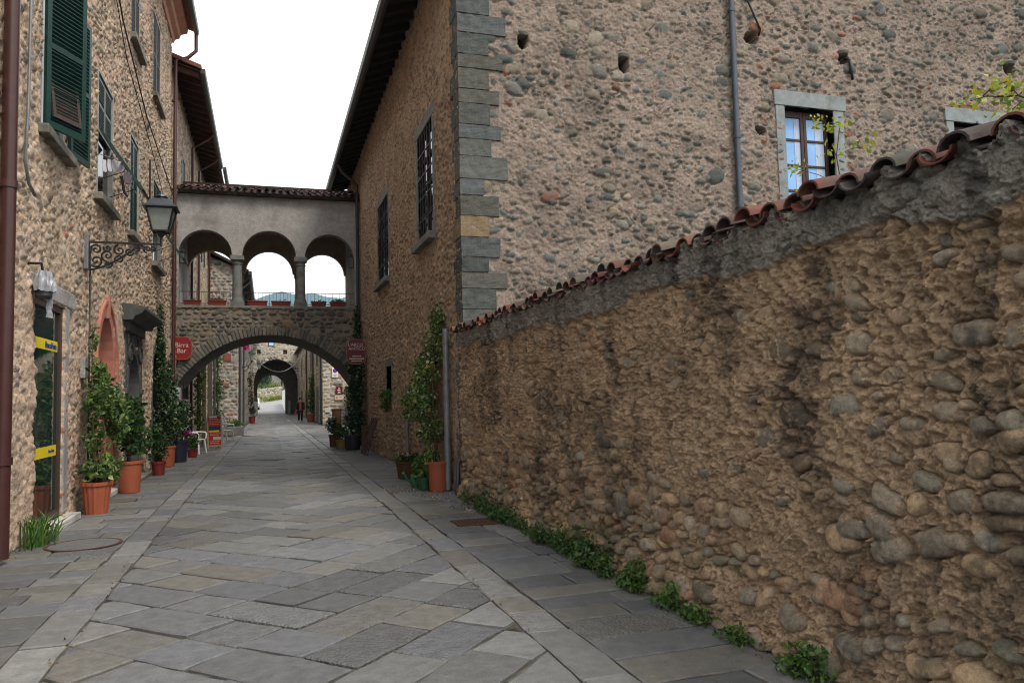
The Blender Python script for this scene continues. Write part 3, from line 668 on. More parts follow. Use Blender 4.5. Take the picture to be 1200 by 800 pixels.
# cables on the facade
def cable(name, pts, r, label, mt=M_IRON, sag=0, cat='cable'):
    if sag:
        a, b = Vector(pts[0]), Vector(pts[-1]); pts = [a+(b-a)*(i/16)-Vector((0, 0, sag*4*(i/16)*(1-i/16))) for i in range(17)]
    m = MB(); m.tube(pts, r, 6); return tag(m.build(name, mt, smooth=True), label, cat)
cable('wall_cable', [FL.p(13.2, .09, 10.4), FL.p(15.9, .09, 8.95), FL.p(19.0, .09, 8.2), FL.p(24.4, .09, 7.7)], .016, 'slack black cable running diagonally across the upper left facade')
cable('wall_cable', [FL.p(13.15, .09, 10.2), FL.p(16.3, .09, 8.4), FL.p(20.1, .1, 7.6), FL.p(24.3, .09, 6.5)], .010, 'thin black cable sloping below the thicker cable on left facade')
cable('wall_conduit', [FL.p(10.15, .075, 12.3), FL.p(10.06, .075, 8.0), FL.p(9.98, .075, 5.0), FL.p(9.9, .075, 4.4), FL.p(10.05, .08, 4.18), FL.p(10.3, .08, 4.1)], .02, 'grey conduit running up the wall beside the maroon downpipe', M_PIPEGREY, cat='conduit')
cable('lamp_cable', [FL.p(13.35, .08, 4.0), FL.p(13.36, .08, 1.2), FL.p(13.38, .08, .3)], .014, 'black cable dropping down the wall from the lamp bracket')

# wall lamp: scrolled bracket with lantern
LU, LZ = 13.3, 4.12
t = thing('street_lamp', 'black wall lantern on a scrolled iron bracket fixed to the left house', 'street lamp', FL.p(LU, 0, LZ))
m = MB(); m.box(LU-.06, LU+.06, .0, .07, LZ-.42, LZ+.14, FL); m.build('wall_plate', M_PIPEGREY, t, bevel=.01)
m = MB(); AL = 1.12
m.box(LU-.015, LU+.015, .06, AL, LZ, LZ+.03, FL)
low = [(.07+(AL-.4)*i/20, -.42+.42*(i/20)**1.6) for i in range(21)]
m.tube([FL.p(LU, n, LZ+z) for n, z in low], .016, 6); m.tube([FL.p(LU, .07, LZ), FL.p(LU, .07, LZ-.42)], .014, 6)
def spiral(cx, cz, r0, turns, ph, sg=1, r=.015):
    pts = [FL.p(LU, cx+sg*math.cos(ph+i*.3)*r0*(i/(turns*21)), LZ+cz+math.sin(ph+i*.3)*r0*(i/(turns*21))) for i in range(2, int(turns*21)+1)]; m.tube(pts, r, 5)
for cx, cz, r0, ph, sg in ((.17, -.1, .09, 0, 1), (.17, -.28, .1, 2, -1), (.33, -.19, .1, 1, 1), (.33, -.07, .06, 3, -1), (.34, -.33, .06, 3, 1), (.5, -.1, .09, 4, -1), (.5, -.25, .075, .5, 1), (.64, -.12, .07, 2.4, 1), (.76, -.07, .05, 5, -1), (.9, -.07, .06, 1, 1), (.98, -.06, .045, 2, -1)): spiral(cx, cz, r0, 1.6, ph, sg)
m.tube([FL.p(LU, .74, LZ-.02), FL.p(LU, .85, LZ-.07), FL.p(LU, .97, LZ-.1)], .011, 5)
m.build('bracket', M_IRON, t, smooth='auto')
lx, ly, lz = FL.p(LU, AL-.02, LZ)
m = MB(); m.tube([(lx, ly, lz-.02), (lx, ly, lz+.16)], .02, 8); m.lathe([(.03, .13), (.075, .2), (.07, .22), (.03, .22)], (lx, ly, lz), 8)
def sq(z, r): return [(lx-r, ly-r, z), (lx+r, ly-r, z), (lx+r, ly+r, z), (lx-r, ly+r, z)]
zb, zt = lz+.22, lz+.58; rb, rt = .12, .2
for k in range(4):
    m.bar(sq(zb, rb)[k], sq(zt, rt)[k], .022); m.bar(sq(zb, rb)[k], sq(zb, rb)[(k+1) % 4], .022); m.bar(sq(zt, rt)[k], sq(zt, rt)[(k+1) % 4], .03)
m.build('lantern_frame', M_IRON, t)
m = MB(); m.hexa(sq(zb+.01, rb-.012)+sq(zt-.01, rt-.012)); m.build('lantern_glass', M_LAMPGL, t)
m = MB(); m.hexa(sq(zt+.005, rt+.055)+sq(zt+.03, rt+.055)); m.hexa(sq(zt+.03, rt+.02)+sq(zt+.15, rt-.06)); m.lathe([(.07, .15), (.07, .19), (.11, .2), (.1, .22), (.03, .25), (.02, .3), (0, .31)], (lx, ly, zt), 12); m.build('lantern_cap', mat('zinc lamp cap', (.07, .085, .1), .35, var=.2, vs=7, metal=.5, spec=.5), t)
# wrapped floodlight above the glass door
t = thing('floodlight', 'grey floodlight wrapped in plastic sheet above the glass door', 'floodlight', FL.p(10.4, .15, 3.05))
m = MB(); m.tube([FL.p(10.38, .0, 3.3), FL.p(10.38, .14, 3.3), FL.p(10.4, .16, 3.15)], .018, 6); m.build('arm', M_IRON, t)
m = MB(); m.lathe([(.03, .12), (.07, .09), (.09, 0), (.095, -.14), (.07, -.17), (0, -.18)], FL.p(10.42, .16, 3.05), 14); m.build('lamp_head', M_PIPEDK, t, smooth='auto')
m = MB(); n = 26; q = random.Random(4); rows = ((.17, .02), (.15, .07), (.1, .095), (.04, .105), (-.02, .11), (-.08, .115))
m.add([FL.p(10.42+r*(1+q.gauss(0, .09)+.12*math.sin(k*1.9+zi*.3))*math.cos(2*math.pi*k/n), .16+r*(1+q.gauss(0, .09)+.1*math.sin(k*1.3))*math.sin(2*math.pi*k/n), 3.05+z+q.gauss(0, .008)) for zi, (z, r) in enumerate(rows) for k in range(n)],
      [(i*n+k, i*n+(k+1) % n, (i+1)*n+(k+1) % n, (i+1)*n+k) for i in range(len(rows)-1) for k in range(n)])
dr_ = [[FL.p(10.48+.035*j*(1-.08*i)+.03*math.sin(i*.9+j), .2+.03*math.sin(j*2+i*.7), 3.02-.06*i) for j in range(5)] for i in range(7)]
m.add([p for r_ in dr_ for p in r_], [(i*5+j, i*5+j+1, i*5+6+j, i*5+5+j) for i in range(6) for j in range(4)])
o = m.build('plastic_wrap', mat('dusty plastic sheet', (.3, .32, .36), .4, var=.3, vs=14, spec=.5), t, fix=False)
sm = o.modifiers.new('thick', 'SOLIDIFY'); sm.thickness = .005
# laundry under the projecting shutter of the second window
lu, ln0, lz0 = 14.15, .12, 6.0
def garment(name, label, cat, outline, u, n, z, mt, group=None):
    m = MB(); fr = Fr((-2.7+n, u, z), (.75, .55, 0), (.6, -.8, 0)); ou = outline
    m.plate([(a*.62, b*.6) for a, b in ou], -.008, .008, fr); o = m.build(name, mt); bv = o.modifiers.new('soft', 'BEVEL'); bv.width = .006; return tag(o, label, cat, group)
sock = [(-.05, 0), (.06, 0), (.065, -.2), (.09, -.3), (.06, -.36), (-.03, -.34), (-.06, -.2)]
und = [(-.1, 0), (.1, 0), (.11, -.16), (.04, -.34), (-.02, -.36), (-.1, -.2)]
garment('hanging_sock', 'white sock nearest the jamb on the clothes line under the shutter', 'sock', sock, 14.2, .1, 5.72, M_CLOTHW)
garment('hanging_sock', 'white sock second along the line, beside the jamb sock', 'sock', sock, 14.24, .17, 5.74, M_CLOTHW)
garment('hanging_underwear', 'white underwear pegged in the middle of the clothes line', 'underwear', und, 14.3, .25, 5.74, M_CLOTHW)
garment('hanging_vest', 'white vest with pink edge hung beside the grey cloth', 'vest', und, 14.35, .33, 5.74, mat('lilac white cotton', (.6, .56, .68), .9, var=.1))
garment('hanging_cloth', 'grey mauve cloth at the outer end of the clothes line', 'cloth', [(-.12, 0), (.13, 0), (.14, -.3), (.05, -.36), (-.1, -.33)], 14.42, .43, 5.6, M_CLOTHG)
garment('hanging_stocking', 'dark navy stocking trailing below the white laundry', 'stocking', [(-.05, 0), (.05, 0), (.12, -.42), (.22, -.55), (.18, -.6), (.05, -.47)], 14.36, .34, 5.5, M_CLOTHD)
cable('clothes_line', [FL.p(14.15, .02, 5.8), FL.p(14.3, .25, 5.77), FL.p(14.5, .55, 5.68)], .006, 'thin clothes line strung out from the second window', M_PIPEGREY, cat='clothes line')
# ================================================================== RIGHT: the large old palace and its garden wall
FR = Fr((3.05, 0, 0), (0, 1, 0), (-1, 0, 0)); FE = Fr((0, 12, 0), (1, 0, 0), (0, -1, 0)); FG = Fr((3.0, 0, 0), (0, 1, 0), (-1, 0, 0))
HP = thing('palace', 'large brown rubble stone palace with grey corner quoins on the right', 'palace', (3.05, 12, 0))
# long street front
wr = [(14.1, 15.6, 4.7, 6.95), (19.7, 21.6, 4.72, 6.9)]
U = np.linspace(12.0, 30.0, 700); V = np.linspace(0, 9.9, 400)
U = snap(U, [14.1, 15.6, 19.7, 21.6, 19.5, 20.4]); V = snap(V, [4.7, 6.95, 4.72, 6.9, 1.55, 2.4])
rngP = np.random.default_rng(5); PU, PVV = np.meshgrid(U.astype(f4), V.astype(f4))
bury = .012*sstep(.4, .6, fbm(rngP, len(U), len(V), 60, 60, 4))
H, C, D_ = rubble(U, V, 21, [(.28, .205, .145), (.235, .185, .138), (.31, .235, .165), (.2, .165, .13), (.33, .24, .165)], (.38, .28, .2),
                  rowh=(.07, .13), asp=(1.0, 2.2), gap=.02, keep=.72, hh=(.025, .05), mamp=.022, bury=bury, rake=.014, mcell=.1, crumb=.018, tilt=.3, jitter=.8, dust=.8)
gr = sstep(1.2, .2, PVV)[..., None]*.35*sstep(.35, .6, fbm(rngP, len(U), len(V), 20, 30, 4))[..., None]; C = C*(1-gr)+np.array([.09, .075, .06])*gr
mk = cellmask(U, V, wr+[(19.5, 20.4, 1.55, 2.4)])
wall_mesh('wall', FR, U, V, H, np.dstack([C, D_['T']]), mk, .33, M_RUBBLE, HP)
# gable-side wall that looks over the garden
holes = [(9.4, 10.52, 4.6, 6.95), (13.55, 14.75, 4.6, 7.0)]
pl = [(4.17, 7.6, .10, .16), (6.05, 7.4, .11, .2), (8.75, 8.2, .16, .13), (10.85, 8.05, .13, .14), (15.2, 8.3, .16, .15), (8.85, 6.42, .13, .09), (12.15, 5.9, .18, .14)]
U = np.linspace(3.07, 17.4, 730); V = np.linspace(1.9, 10.1, 418); U = snap(U, [9.4, 10.52, 13.55, 14.75]); V = snap(V, [6.95, 7.0, 4.6])
rngP = np.random.default_rng(6); EU, EV = np.meshgrid(U.astype(f4), V.astype(f4))
bury = .0+.016*sstep(.5, .66, fbm(rngP, len(U), len(V), 70, 50, 4))*sstep(9.0, 8.0, EU)+.012*(fbm(rngP, len(U), len(V), 18, 18, 3)-.5)
def reE(S, sc, rng):
    near = (np.abs(S[:, 0]-9.96) < 1.3) & (np.abs(S[:, 0]-9.96) > .68) | (np.abs(S[:, 1]-7.5) < .25) & (S[:, 0] > 9.5)
    k = rng.random(len(S)) < np.where(near, .16, .008); sc = sc.copy(); sc[k] = np.array([.24, .125, .09])*rng.uniform(.6, 1.2, (k.sum(), 1)); return sc
H, C, D_ = rubble(U, V, 31, [(.115, .12, .112), (.145, .14, .124), (.175, .15, .124), (.095, .107, .104), (.2, .175, .145), (.15, .135, .112), (.23, .19, .145), (.13, .133, .128)], (.262, .212, .18),
                  rowh=(.07, .15), asp=(1.0, 2.2), gap=.035, keep=lambda u, v: .66, hh=(.028, .05), base=-.004, mamp=.018, bury=bury, rake=.026, big=(260, .08, .19), recolor=reE, mcell=.06, warp=.02, tilt=.3, jitter=1., crumb=.017, dust=.97)
gr = sstep(.5, .72, fbm(rngP, len(U), len(V), 60, 60, 5))[..., None]*.5; C = C*(1-gr)+C*np.array([.62, .62, .64])*gr
H = H*(.5+.5*sstep(3.6, 4.0, EU))+.03*(fbm(rngP, len(U), len(V), 9, 9, 4)-.42)*sstep(4.1, 3.8, EU); mk = cellmask(U, V, holes); uc = (U[:-1]+U[1:])/2; vc = (V[:-1]+V[1:])/2; A_, B_ = np.meshgrid(uc, vc)
wob = fbm(rngP, len(uc), len(vc), 6, 6, 2)
for a, b, w_, h_ in pl: mk &= ~((np.abs((A_-a)/w_)**2.4+np.abs((B_-b)/h_)**2.4) < .55+.9*wob)
wall_mesh('gable_wall', FE, U, V, H, np.dstack([C, D_['T']]), mk, .32, M_RUBBLE, HP)
m = MB(); m.box(3.4, 17.4, 12.35, 30, 0, 9.85); m.build('house_body', mat('masonry core painted dark as shade', (.1, .085, .07), .95), HP)  # dark colour stands in for the shade inside the putlog holes
# quoins
m = MB(); z = 0; k = 0; q = random.Random(12)
while z < 9.6:
    h = q.uniform(.23, .39); L1, L2 = (q.uniform(.56, .86), q.uniform(.18, .3)) if k % 2 else (q.uniform(.34, .58), q.uniform(.3, .48))
    c = q.choice([(.105, .113, .105), (.088, .098, .095), (.125, .126, .11), (.09, .1, .104)]); 
    if 3.95 < z <= 4.25: c = (.25, .19, .115)
    kk = q.uniform(.68, 1.1); m.setc([x*kk for x in c]); g_ = .006
    m.box(3.022-q.uniform(0, .008), 3.05+L1, 11.968-q.uniform(0, .008), 12+.3, z+g_, z+h-g_); m.box(3.022-q.uniform(0, .006), 3.2, 12.3, 12+L2+.1, z+g_, z+h-g_); z += h; k += 1
qo = m.build('quoins', M_BLOCK, HP, bevel=.02)
sb = qo.modifiers.new('cut', 'SUBSURF'); sb.subdivision_type = 'SIMPLE'; sb.levels = 3; sb.render_levels = 3
tx = bpy.data.textures.new('chips', 'CLOUDS'); tx.noise_scale = .11; tx.noise_depth = 3; dm = qo.modifiers.new('worn', 'DISPLACE'); dm.texture = tx; dm.strength = .035; dm.mid_level = .52; dm.texture_coords = 'GLOBAL'
# roof, deep dark eave on the street side with rafters and gutter
m = MB(); m.setc((.2, .08, .05)); m.prism([(.72, 9.62), (.72, 9.74), (-7, 12.6), (-14.6, 9.9), (-14.6, 9.75), (-7, 12.45)], 11.7, 30.3, FR); m.build('roof', M_TILE, HP)
m = MB(); m.prism([(0, 9.86), (.7, 9.585), (.7, 9.615), (0, 9.9)], 11.7, 30.2, FR)
y = 11.8
while y < 30: m.prism([(0, 9.72), (.66, 9.47), (.66, 9.585), (0, 9.855)], y, y+.1, FR); y += .5
m.build('eave', M_WOODDK, HP)
m = MB(); m.prism([(.7, 9.5), (.72, 9.64), (.86, 9.64), (.84, 9.52), (.77, 9.47)], 11.6, 30.2, FR); m.build('gutter', M_PIPEDK, HP)
m = MB(); m.tube([FR.p(25.9, .75, 9.5), FR.p(25.9, .6, 9.2), FR.p(25.9, .12, 8.8), FR.p(25.9, .11, .05)], .055, 10)
for z in (2, 4.5, 7): m.tube([FR.p(25.9, .11, z), FR.p(25.9, .11, z+.06)], .068, 10)
m.build('downpipe', M_PIPEDK, HP, smooth='auto')
m = MB(); m.tube([FE.p(8.27, .11, 9.8), FE.p(8.27, .1, 6.2), FE.p(8.25, .1, 1.95)], .055, 10)
for z in (4.9, 6.2, 8.6): m.tube([FE.p(8.27, .1, z), FE.p(8.27, .1, z+.06)], .07, 10)
m.build('downpipe', mat('blue grey downpipe', (.06, .075, .1), .4, var=.2, metal=.2, spec=.5), HP, smooth='auto')
m = MB(); m.tube([FR.p(12.85, .12, 2.75), FR.p(12.85, .12, .02)], .055, 10)
for z in (.6, 1.7, 2.5): m.tube([FR.p(12.85, .12, z), FR.p(12.85, .12, z+.05)], .066, 10)
m.build('downpipe', M_PIPEGREY, HP, smooth='auto')
m = MB(); m.tube([FR.p(16.9, .1, 1.35), FR.p(16.9, .1, .02)], .045, 10); m.tube([FR.p(16.9, .1, 1.3), FR.p(16.9, .1, 1.37)], .055, 10); m.build('pipe_stub', M_PIPEGREY, HP, smooth='auto')
m = MB(); m.tube([FR.p(12.25, .03, .62), FR.p(12.2, .1, .5), FR.p(12.12, .13, .2), FR.p(12.12, .14, .02)], .035, 8); m.build('drain_hose', M_PIPEDK, HP, smooth='auto')
# street windows: stone surround, iron grille, reflecting panes
for (u0, u1, z0, z1) in wr:
    m = MB(); m.box(u0-.17, u0, -.3, .035, z0, z1, FR); m.box(u1, u1+.17, -.3, .035, z0, z1, FR); m.box(u0-.2, u1+.2, -.3, .04, z1, z1+.24, FR)
    f = m.build('window', M_GREYSTONE, HP, bevel=.012); sill(FR, u0, u1, z0, f, out=.16, th=.14, mt=M_GREYSTONE)
    m = MB(); um = (u0+u1)/2
    for a in (u0, um-.04, u1-.08): m.box(a, a+.08, -.1, -.02, z0, z1, FR)
    for i in range(5): zz = z0+(z1-z0-.06)*i/4; m.box(u0+.08, u1-.08, -.095, -.025, zz, zz+.06, FR)
    m.build('frame', M_WOODDK, f); pane(FR, u0, u1, z0, z1, f, glass('mirror window glass', (.02, .028, .045), .03), n=-.06)
    m = MB()
    for i in range(1, 6): u = u0+(u1-u0)*i/6; m.tube([FR.p(u, .02, z0), FR.p(u, .02, z1)], .011, 6)
    for i in range(1, 5): zz = z0+(z1-z0)*i/5; m.box(u0, u1, .01, .03, zz-.012, zz+.012, FR)
    m.build('grille', M_IRON, f)
m = MB(); m.box(19.4, 19.5, -.3, .03, 1.5, 2.45, FR); m.box(20.4, 20.5, -.3, .03, 1.5, 2.45, FR); m.box(19.4, 20.5, -.3, .035, 2.4, 2.55, FR); f = m.build('window', M_GREYSTONE, HP, bevel=.01); pane(FR, 19.5, 20.4, 1.55, 2.4, f, n=-.26)
# garden side windows
for (u0, u1, z0, z1) in holes:
    m = MB(); m.box(u0-.2, u0, -.3, .03, z0, z1, FE); m.box(u1, u1+.24, -.3, .03, z0, z1, FE); m.box(u0-.23, u1+.3, -.3, .045, z1, z1+.29, FE)
    f = m.build('window', mat('blue grey stone surround', (.22, .25, .26), .8, var=.2, vs=9, bump=.002, bs=80, stain=(.14, .15, .15), ss=2), HP, bevel=.01)
    m = MB(); um = (u0+u1)/2
    for a, b in ((u0, u0+.07), (um-.07, um-.004), (um+.004, um+.07), (u1-.07, u1)): m.box(a, b, -.24, -.16, z0, z1-.02, FE)
    m.box(u0+.07, um-.07, -.238, -.162, z1-.14, z1-.02, FE); m.box(um+.07, u1-.07, -.238, -.162, z1-.14, z1-.02, FE)
    for i in range(1, 5):
        zz = z1-.1-.5*i; m.box(u0+.07, um-.07, -.235, -.175, zz, zz+.045, FE); m.box(um+.07, u1-.07, -.235, -.175, zz, zz+.045, FE)
    m.build('frame', M_WOODBR, f, bevel=.006); pane(FE, u0, u1, z0, z1, f, M_GLASSB, n=-.2)
    m = MB()
    for a, b in ((um-.2, um-.07), (u1-.28, u1-.08), (u0+.08, u0+.16)):
        vs = []; n = 9
        for i in range(n+1): vs += [FE.p(a+(b-a)*i/n, -.195+.004*(i % 2), z0+.05), FE.p(a+(b-a)*i/n, -.195+.004*(i % 2), z1-.15)]
        m.add(vs, [(2*i, 2*i+2, 2*i+3, 2*i+1) for i in range(n)])
    m.build('curtain', mat('net curtain', (.42, .52, .68), .8, var=.1), f)
m = MB(); m.tube([FE.p(8.45, .06, 9.9), FE.p(8.6, .07, 9.0), FE.p(8.9, .08, 8.35), FE.p(8.95, -.1, 8.2)], .02, 6); m.build('wall_tie', M_IRON, HP, smooth=True)
m = MB(); m.tube([FE.p(10.93, -.05, 8.05), FE.p(10.95, .07, 8.0), FE.p(11.0, .06, 7.6)], .03, 6); m.build('wall_tie', M_IRON, HP, smooth=True)
for a, b, w_, h_ in pl[:2]+pl[3:5]: m = MB(); m.setc((.15, .145, .13)); m.lathe([(.02, -.05), (w_*.9, -.03), (w_*1.05, .02), (w_*.7, .07), (.02, .08)], FE.p(a, -.03, b+h_*.75), 12); m.build('putlog_stone', M_BLOCK, HP, smooth='auto')

# ---------------------------------------------------------------- garden wall
GW = thing('garden_wall', 'long garden wall of bulging cobbles and mortar with clay tile coping on the right', 'wall', (3.0, 6, 0))
U = np.linspace(.9, 12.0, 1850); V = np.linspace(0, 2.72, 454)
rngG = np.random.default_rng(9); GU, GV = np.meshgrid(U.astype(f4), V.astype(f4)); nf = lambda cu, cv, o=4, p=.55: fbm(rngG, len(U), len(V), cu*1.49, cv*1.49, o, p)
edge = 2.37+.13*(nf(60, 60)-.5)*2+.03*(nf(12, 12)-.5)
cop = sstep(-.012, .012, GV-edge)
patch = sstep(.40, .56, nf(90, 70, 4))
bury = .010+.010*sstep(1.0, 1.7, GV)*sstep(2.6, 3.6, GU)-.010*sstep(.55, .45, nf(40, 34, 4))+.018*patch*sstep(.7, 1.3, GV)+.06*cop-.022*sstep(1.25, .6, GV)-.016*sstep(3.6, 2.6, GU)*sstep(1.75, 1.3, GV)+.03*(nf(160, 120, 3)-.5)
bury = bury+.034*(nf(26, 22, 4, .6)-.5)
H, C, D_ = rubble(U, V, 41, [(.28, .21, .14), (.22, .178, .128), (.19, .175, .14), (.31, .23, .148), (.2, .17, .13), (.235, .205, .16), (.32, .23, .142), (.165, .16, .136), (.27, .18, .122), (.15, .14, .115)], (.5, .36, .238),
                  rowh=(.075, .15), asp=(1.0, 2.2), gap=.02, keep=lambda u, v: .4+.45*(v < 1.0-.25*math.sin(u*1.3) and u > 4.6)+.38*(u < 3.25 and .75 < v < 1.6), hh=(.03, .06), base=-.002, mamp=.024, bury=bury, rake=.036, big=(70, .07, .15), mcell=.05, warp=.018, tilt=.28, jitter=.9, mvar=.3, crumb=.05, dust=.86, pw=(1.9, 2.9), prof=3.4)
H = H*(1-.4*cop)+cop*.015
C = C*(1-cop[..., None])+cop[..., None]*np.array([.27, .255, .225])*(.6+.8*nf(18, 18, 5)[..., None])
stk = sstep(.56, .7, nf(26, 420, 3, .6))*sstep(.35, .6, nf(70, 90, 4)+.18*cop)*sstep(.9, 1.9, GV)
rag = .6*(nf(24, 24, 6, .72)-.5)
for yc, wd_, za, zb_ in ((2.6, .09, 1.7, 2.7), (2.52, .06, 1.1, 2.0), (3.75, .17, .8, 2.1), (3.62, .1, 1.2, 2.35), (6.3, .16, 1.5, 2.2), (4.5, .12, 2.0, 2.6), (8.4, .3, .4, 1.0)):
    stk = np.maximum(stk, sstep(1.25, .55, np.abs(GU-yc+.1*np.sin(GV*5+yc))/wd_+rag*3.2)*sstep(za-.1, za+.25, GV+rag)*sstep(zb_+.1, zb_-.1, GV))
stk = np.maximum(stk, .85*sstep(.535, .63, nf(45, 80, 5, .65))*(1-.55*cop))
stk = stk*(.45+.55*sstep(.4, .6, nf(7, 7, 3, .6))); C = C*(1-.76*stk[..., None])+np.array([.05, .046, .042])*.76*stk[..., None]
red = sstep(.6, .72, nf(30, 24, 4))*sstep(1.2, .3, GV); C = C*(1-.4*red[..., None])+np.array([.3, .14, .08])*.4*red[..., None]
mos = sstep(.5, .66, nf(45, 25, 5))*sstep(.75, .1, GV); C = C*(1-.6*mos[..., None])+np.array([.075, .085, .045])*.6*mos[..., None]
# the foot of the wall bulges outward a little
H = H+.10*sstep(.7, 0, GV)**2
sel = np.concatenate([np.arange(0, 800), np.arange(800, len(U), 2)]); C = np.dstack([C, D_['T']*(1-cop)])
us_ = U[sel]; A_, B_ = np.meshgrid((us_[:-1]+us_[1:])/2, (V[:-1]+V[1:])/2); mk = B_ < 2.64-.05*np.cos(2*np.pi*(A_-.95)/.216)
wall_mesh('wall', FG, us_, V, H[:, sel], C[:, sel], mk, .42, M_RUBBLE_FINE, GW)
def coppo(mb, fr, u, n0, n1, z0, z1, r0, r1, up=1, th=.014, seg=8, tw=0, ht=.75):
    vs = []
    for (n, z, r) in ((n0, z0, r0), (n1, z1, r1)):
        for rr in (r, r-th):
            for i in range(seg+1):
                a = math.pi*i/seg; du = -math.cos(a)*rr
                vs.append(fr.p(u+du+tw*(n-n0), n, z+up*math.sin(a)*rr*ht))
    k = seg+1; fs = []
    for i in range(seg):
        fs += [(i, i+1, 2*k+i+1, 2*k+i), (k+i+1, k+i, 3*k+i, 3*k+i+1), (i+1, i, k+i, k+i+1), (2*k+i, 2*k+i+1, 3*k+i+1, 3*k+i)]
    fs += [(0, 2*k, 3*k, k), (seg, k+seg, 3*k+seg, 2*k+seg)]
    mb.add(vs, fs)
TILEC = [(.095, .032, .025), (.115, .04, .028), (.08, .032, .027), (.06, .034, .03), (.125, .048, .034), (.048, .031, .028)]
m = MB(); u = .95; i = 0
while u < 12.05:
    j = lambda s: rnd.gauss(0, s)
    m.setc([c*rnd.uniform(.8, 1.2) for c in (rnd.choice(TILEC) if i != 44 else (.5, .17, .04))]); coppo(m, FG, u+j(.012), .1+j(.022), -.36, 2.66+j(.008), 2.775, .1, .08, -1, tw=j(.05), ht=.62)
    kk = rnd.uniform(.7, 1.25); m.setc([c*kk for c in rnd.choice(TILEC+[(.07, .066, .05), (.09, .075, .055)])])
    if rnd.random() > .05: coppo(m, FG, u+.108+j(.013), .115+j(.032), -.34, 2.648+j(.011), 2.78, .09, .07, 1, tw=j(.07), ht=.78)
    u += .216; i += 1
m.build('tile_coping', M_TILE, GW, smooth='auto')
m = MB(); m.prism([(-.1, 2.5), (-.1, 2.66), (-.3, 2.72), (-.42, 2.64), (-.42, 2.5)], .92, 11.95, FG); m.build('coping_bed', M_SILL, GW)
# the wall runs on behind the camera
m = MB(); m.box(-14, .9, -.42, .0, 0, 2.6, FG); m.build('wall_return', M_BODY, GW)
# ================================================================== the arched bridge with its loggia
YB = 26.2; DEP = 3.6; FB = Fr((0, YB, 0), (1, 0, 0), (0, -1, 0))
BR = thing('arched_bridge', 'rubble stone arch over the street carrying a plastered three-arched loggia', 'bridge', (.12, YB, 0))
AC, AR, AZ = .12, 3.27, .45
U = np.linspace(-2.7, 3.05, 290); V = np.linspace(0, 4.66, 235); rngB = np.random.default_rng(15); BU, BV = np.meshgrid(U.astype(f4), V.astype(f4))
H, C, D_ = rubble(U, V, 51, [(.12, .112, .1), (.16, .145, .12), (.095, .095, .09), (.19, .16, .125), (.135, .12, .1), (.17, .12, .09)], (.215, .19, .155), rowh=(.1, .17), asp=(1.1, 2.2), gap=.02, keep=.88, hh=(.025, .05), mamp=.012, rake=.022, big=(26, .12, .22))
uc = (U[:-1]+U[1:])/2; vc = (V[:-1]+V[1:])/2; A_, B_ = np.meshgrid(uc, vc); mk = (A_-AC)**2+(B_-AZ)**2 > (AR+.06)**2
mk &= ~((B_ < AZ+1.7) & (np.abs(A_-AC) < 2.72))
wall_mesh('wall', FB, U, V, H, np.dstack([C, D_['T']]), mk, .3, M_RUBBLE, BR)
m = MB(); a0 = math.degrees(math.acos(2.78/AR)); n = 58; q = random.Random(3)
for i in range(n):
    t0 = R(a0+(180-2*a0)*i/n+.15); t1 = R(a0+(180-2*a0)*(i+1)/n-.15); r0 = AR-q.uniform(0, .012); r1 = AR+q.uniform(.22, .36)
    kk = q.uniform(.8, 1.2); m.setc([c*kk for c in q.choice([(.14, .13, .115), (.12, .118, .108), (.175, .155, .125)])]); o_ = q.uniform(.035, .06)
    P = [(AC+math.cos(t)*r, AZ+math.sin(t)*r) for t, r in ((t0, r0), (t0, r1), (t1, r1), (t1, r0))]; m.plate(P, -.25, o_, FB)
m.build('arch_ring', M_BLOCK, BR, bevel=.012)
m = MB(); m.setc((.15, .135, .115)); n = 40; ang = [R(a0-2+(184-2*a0)*i/n) for i in range(n+1)]
m.ring([(AC+math.cos(t)*(AR+.012), AZ+math.sin(t)*(AR+.012)) for t in ang], [(AC+math.cos(t)*(AR+.3), AZ+math.sin(t)*(AR+.3)) for t in ang], -DEP, -.24, FB); m.build('vault', M_RUBBLE, BR)
m = MB(); poly = [(-2.75, 4.66)]+[(-2.75, 2.2)]+[(AC+math.cos(t)*(AR+.2), AZ+math.sin(t)*(AR+.2)) for t in reversed(ang)]+[(3.05, 2.2), (3.05, 4.66)]
m.plate(poly[:1]+poly[2:-2]+poly[-1:], -DEP+.02, -DEP+.3, FB); m.build('rear_wall', M_BODY, BR)
m = MB(); m.box(-2.7, 3.05, -DEP, .04, 4.6, 4.68, FB); m.build('floor_slab', M_SILL, BR)
def arcade(name, arches, u0, u1, n0, n1, ztop, mt):
    us = [u0]
    for c, r, zs in arches: us += [c+math.cos(R(180-180*i/28))*r for i in range(29)]
    us += [u1]; us = sorted(set(round(x, 4) for x in us)); pr = []
    for x in us:
        zb = arches[0][2]
        for c, r, zs in arches:
            if abs(x-c) < r: zb = zs+math.sqrt(max(0, r*r-(x-c)**2))
        pr.append((x, zb))
    m = MB(); m.ring(pr, [(x, ztop) for x, _ in pr], n0, n1, FB); return m.build(name, mt, BR)
ZS = 6.32; arF = [(-1.85, .8, ZS), (.11, .845, ZS), (2.04, .8, ZS)]
arcade('front_arcade', arF, -2.72, 3.03, -.34, 0, 8.3, M_PLASTER)
arR = [(-1.86, .80, 6.28), (.12, .83, 6.28), (2.06, .78, 6.28)]
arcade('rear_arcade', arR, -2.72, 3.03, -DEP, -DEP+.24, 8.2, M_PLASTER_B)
m = MB(); m.box(-2.70, 3.02, -DEP+.25, -.345, 7.72, 7.8, FB); m.build('ceiling', M_PLASTER_B, BR)
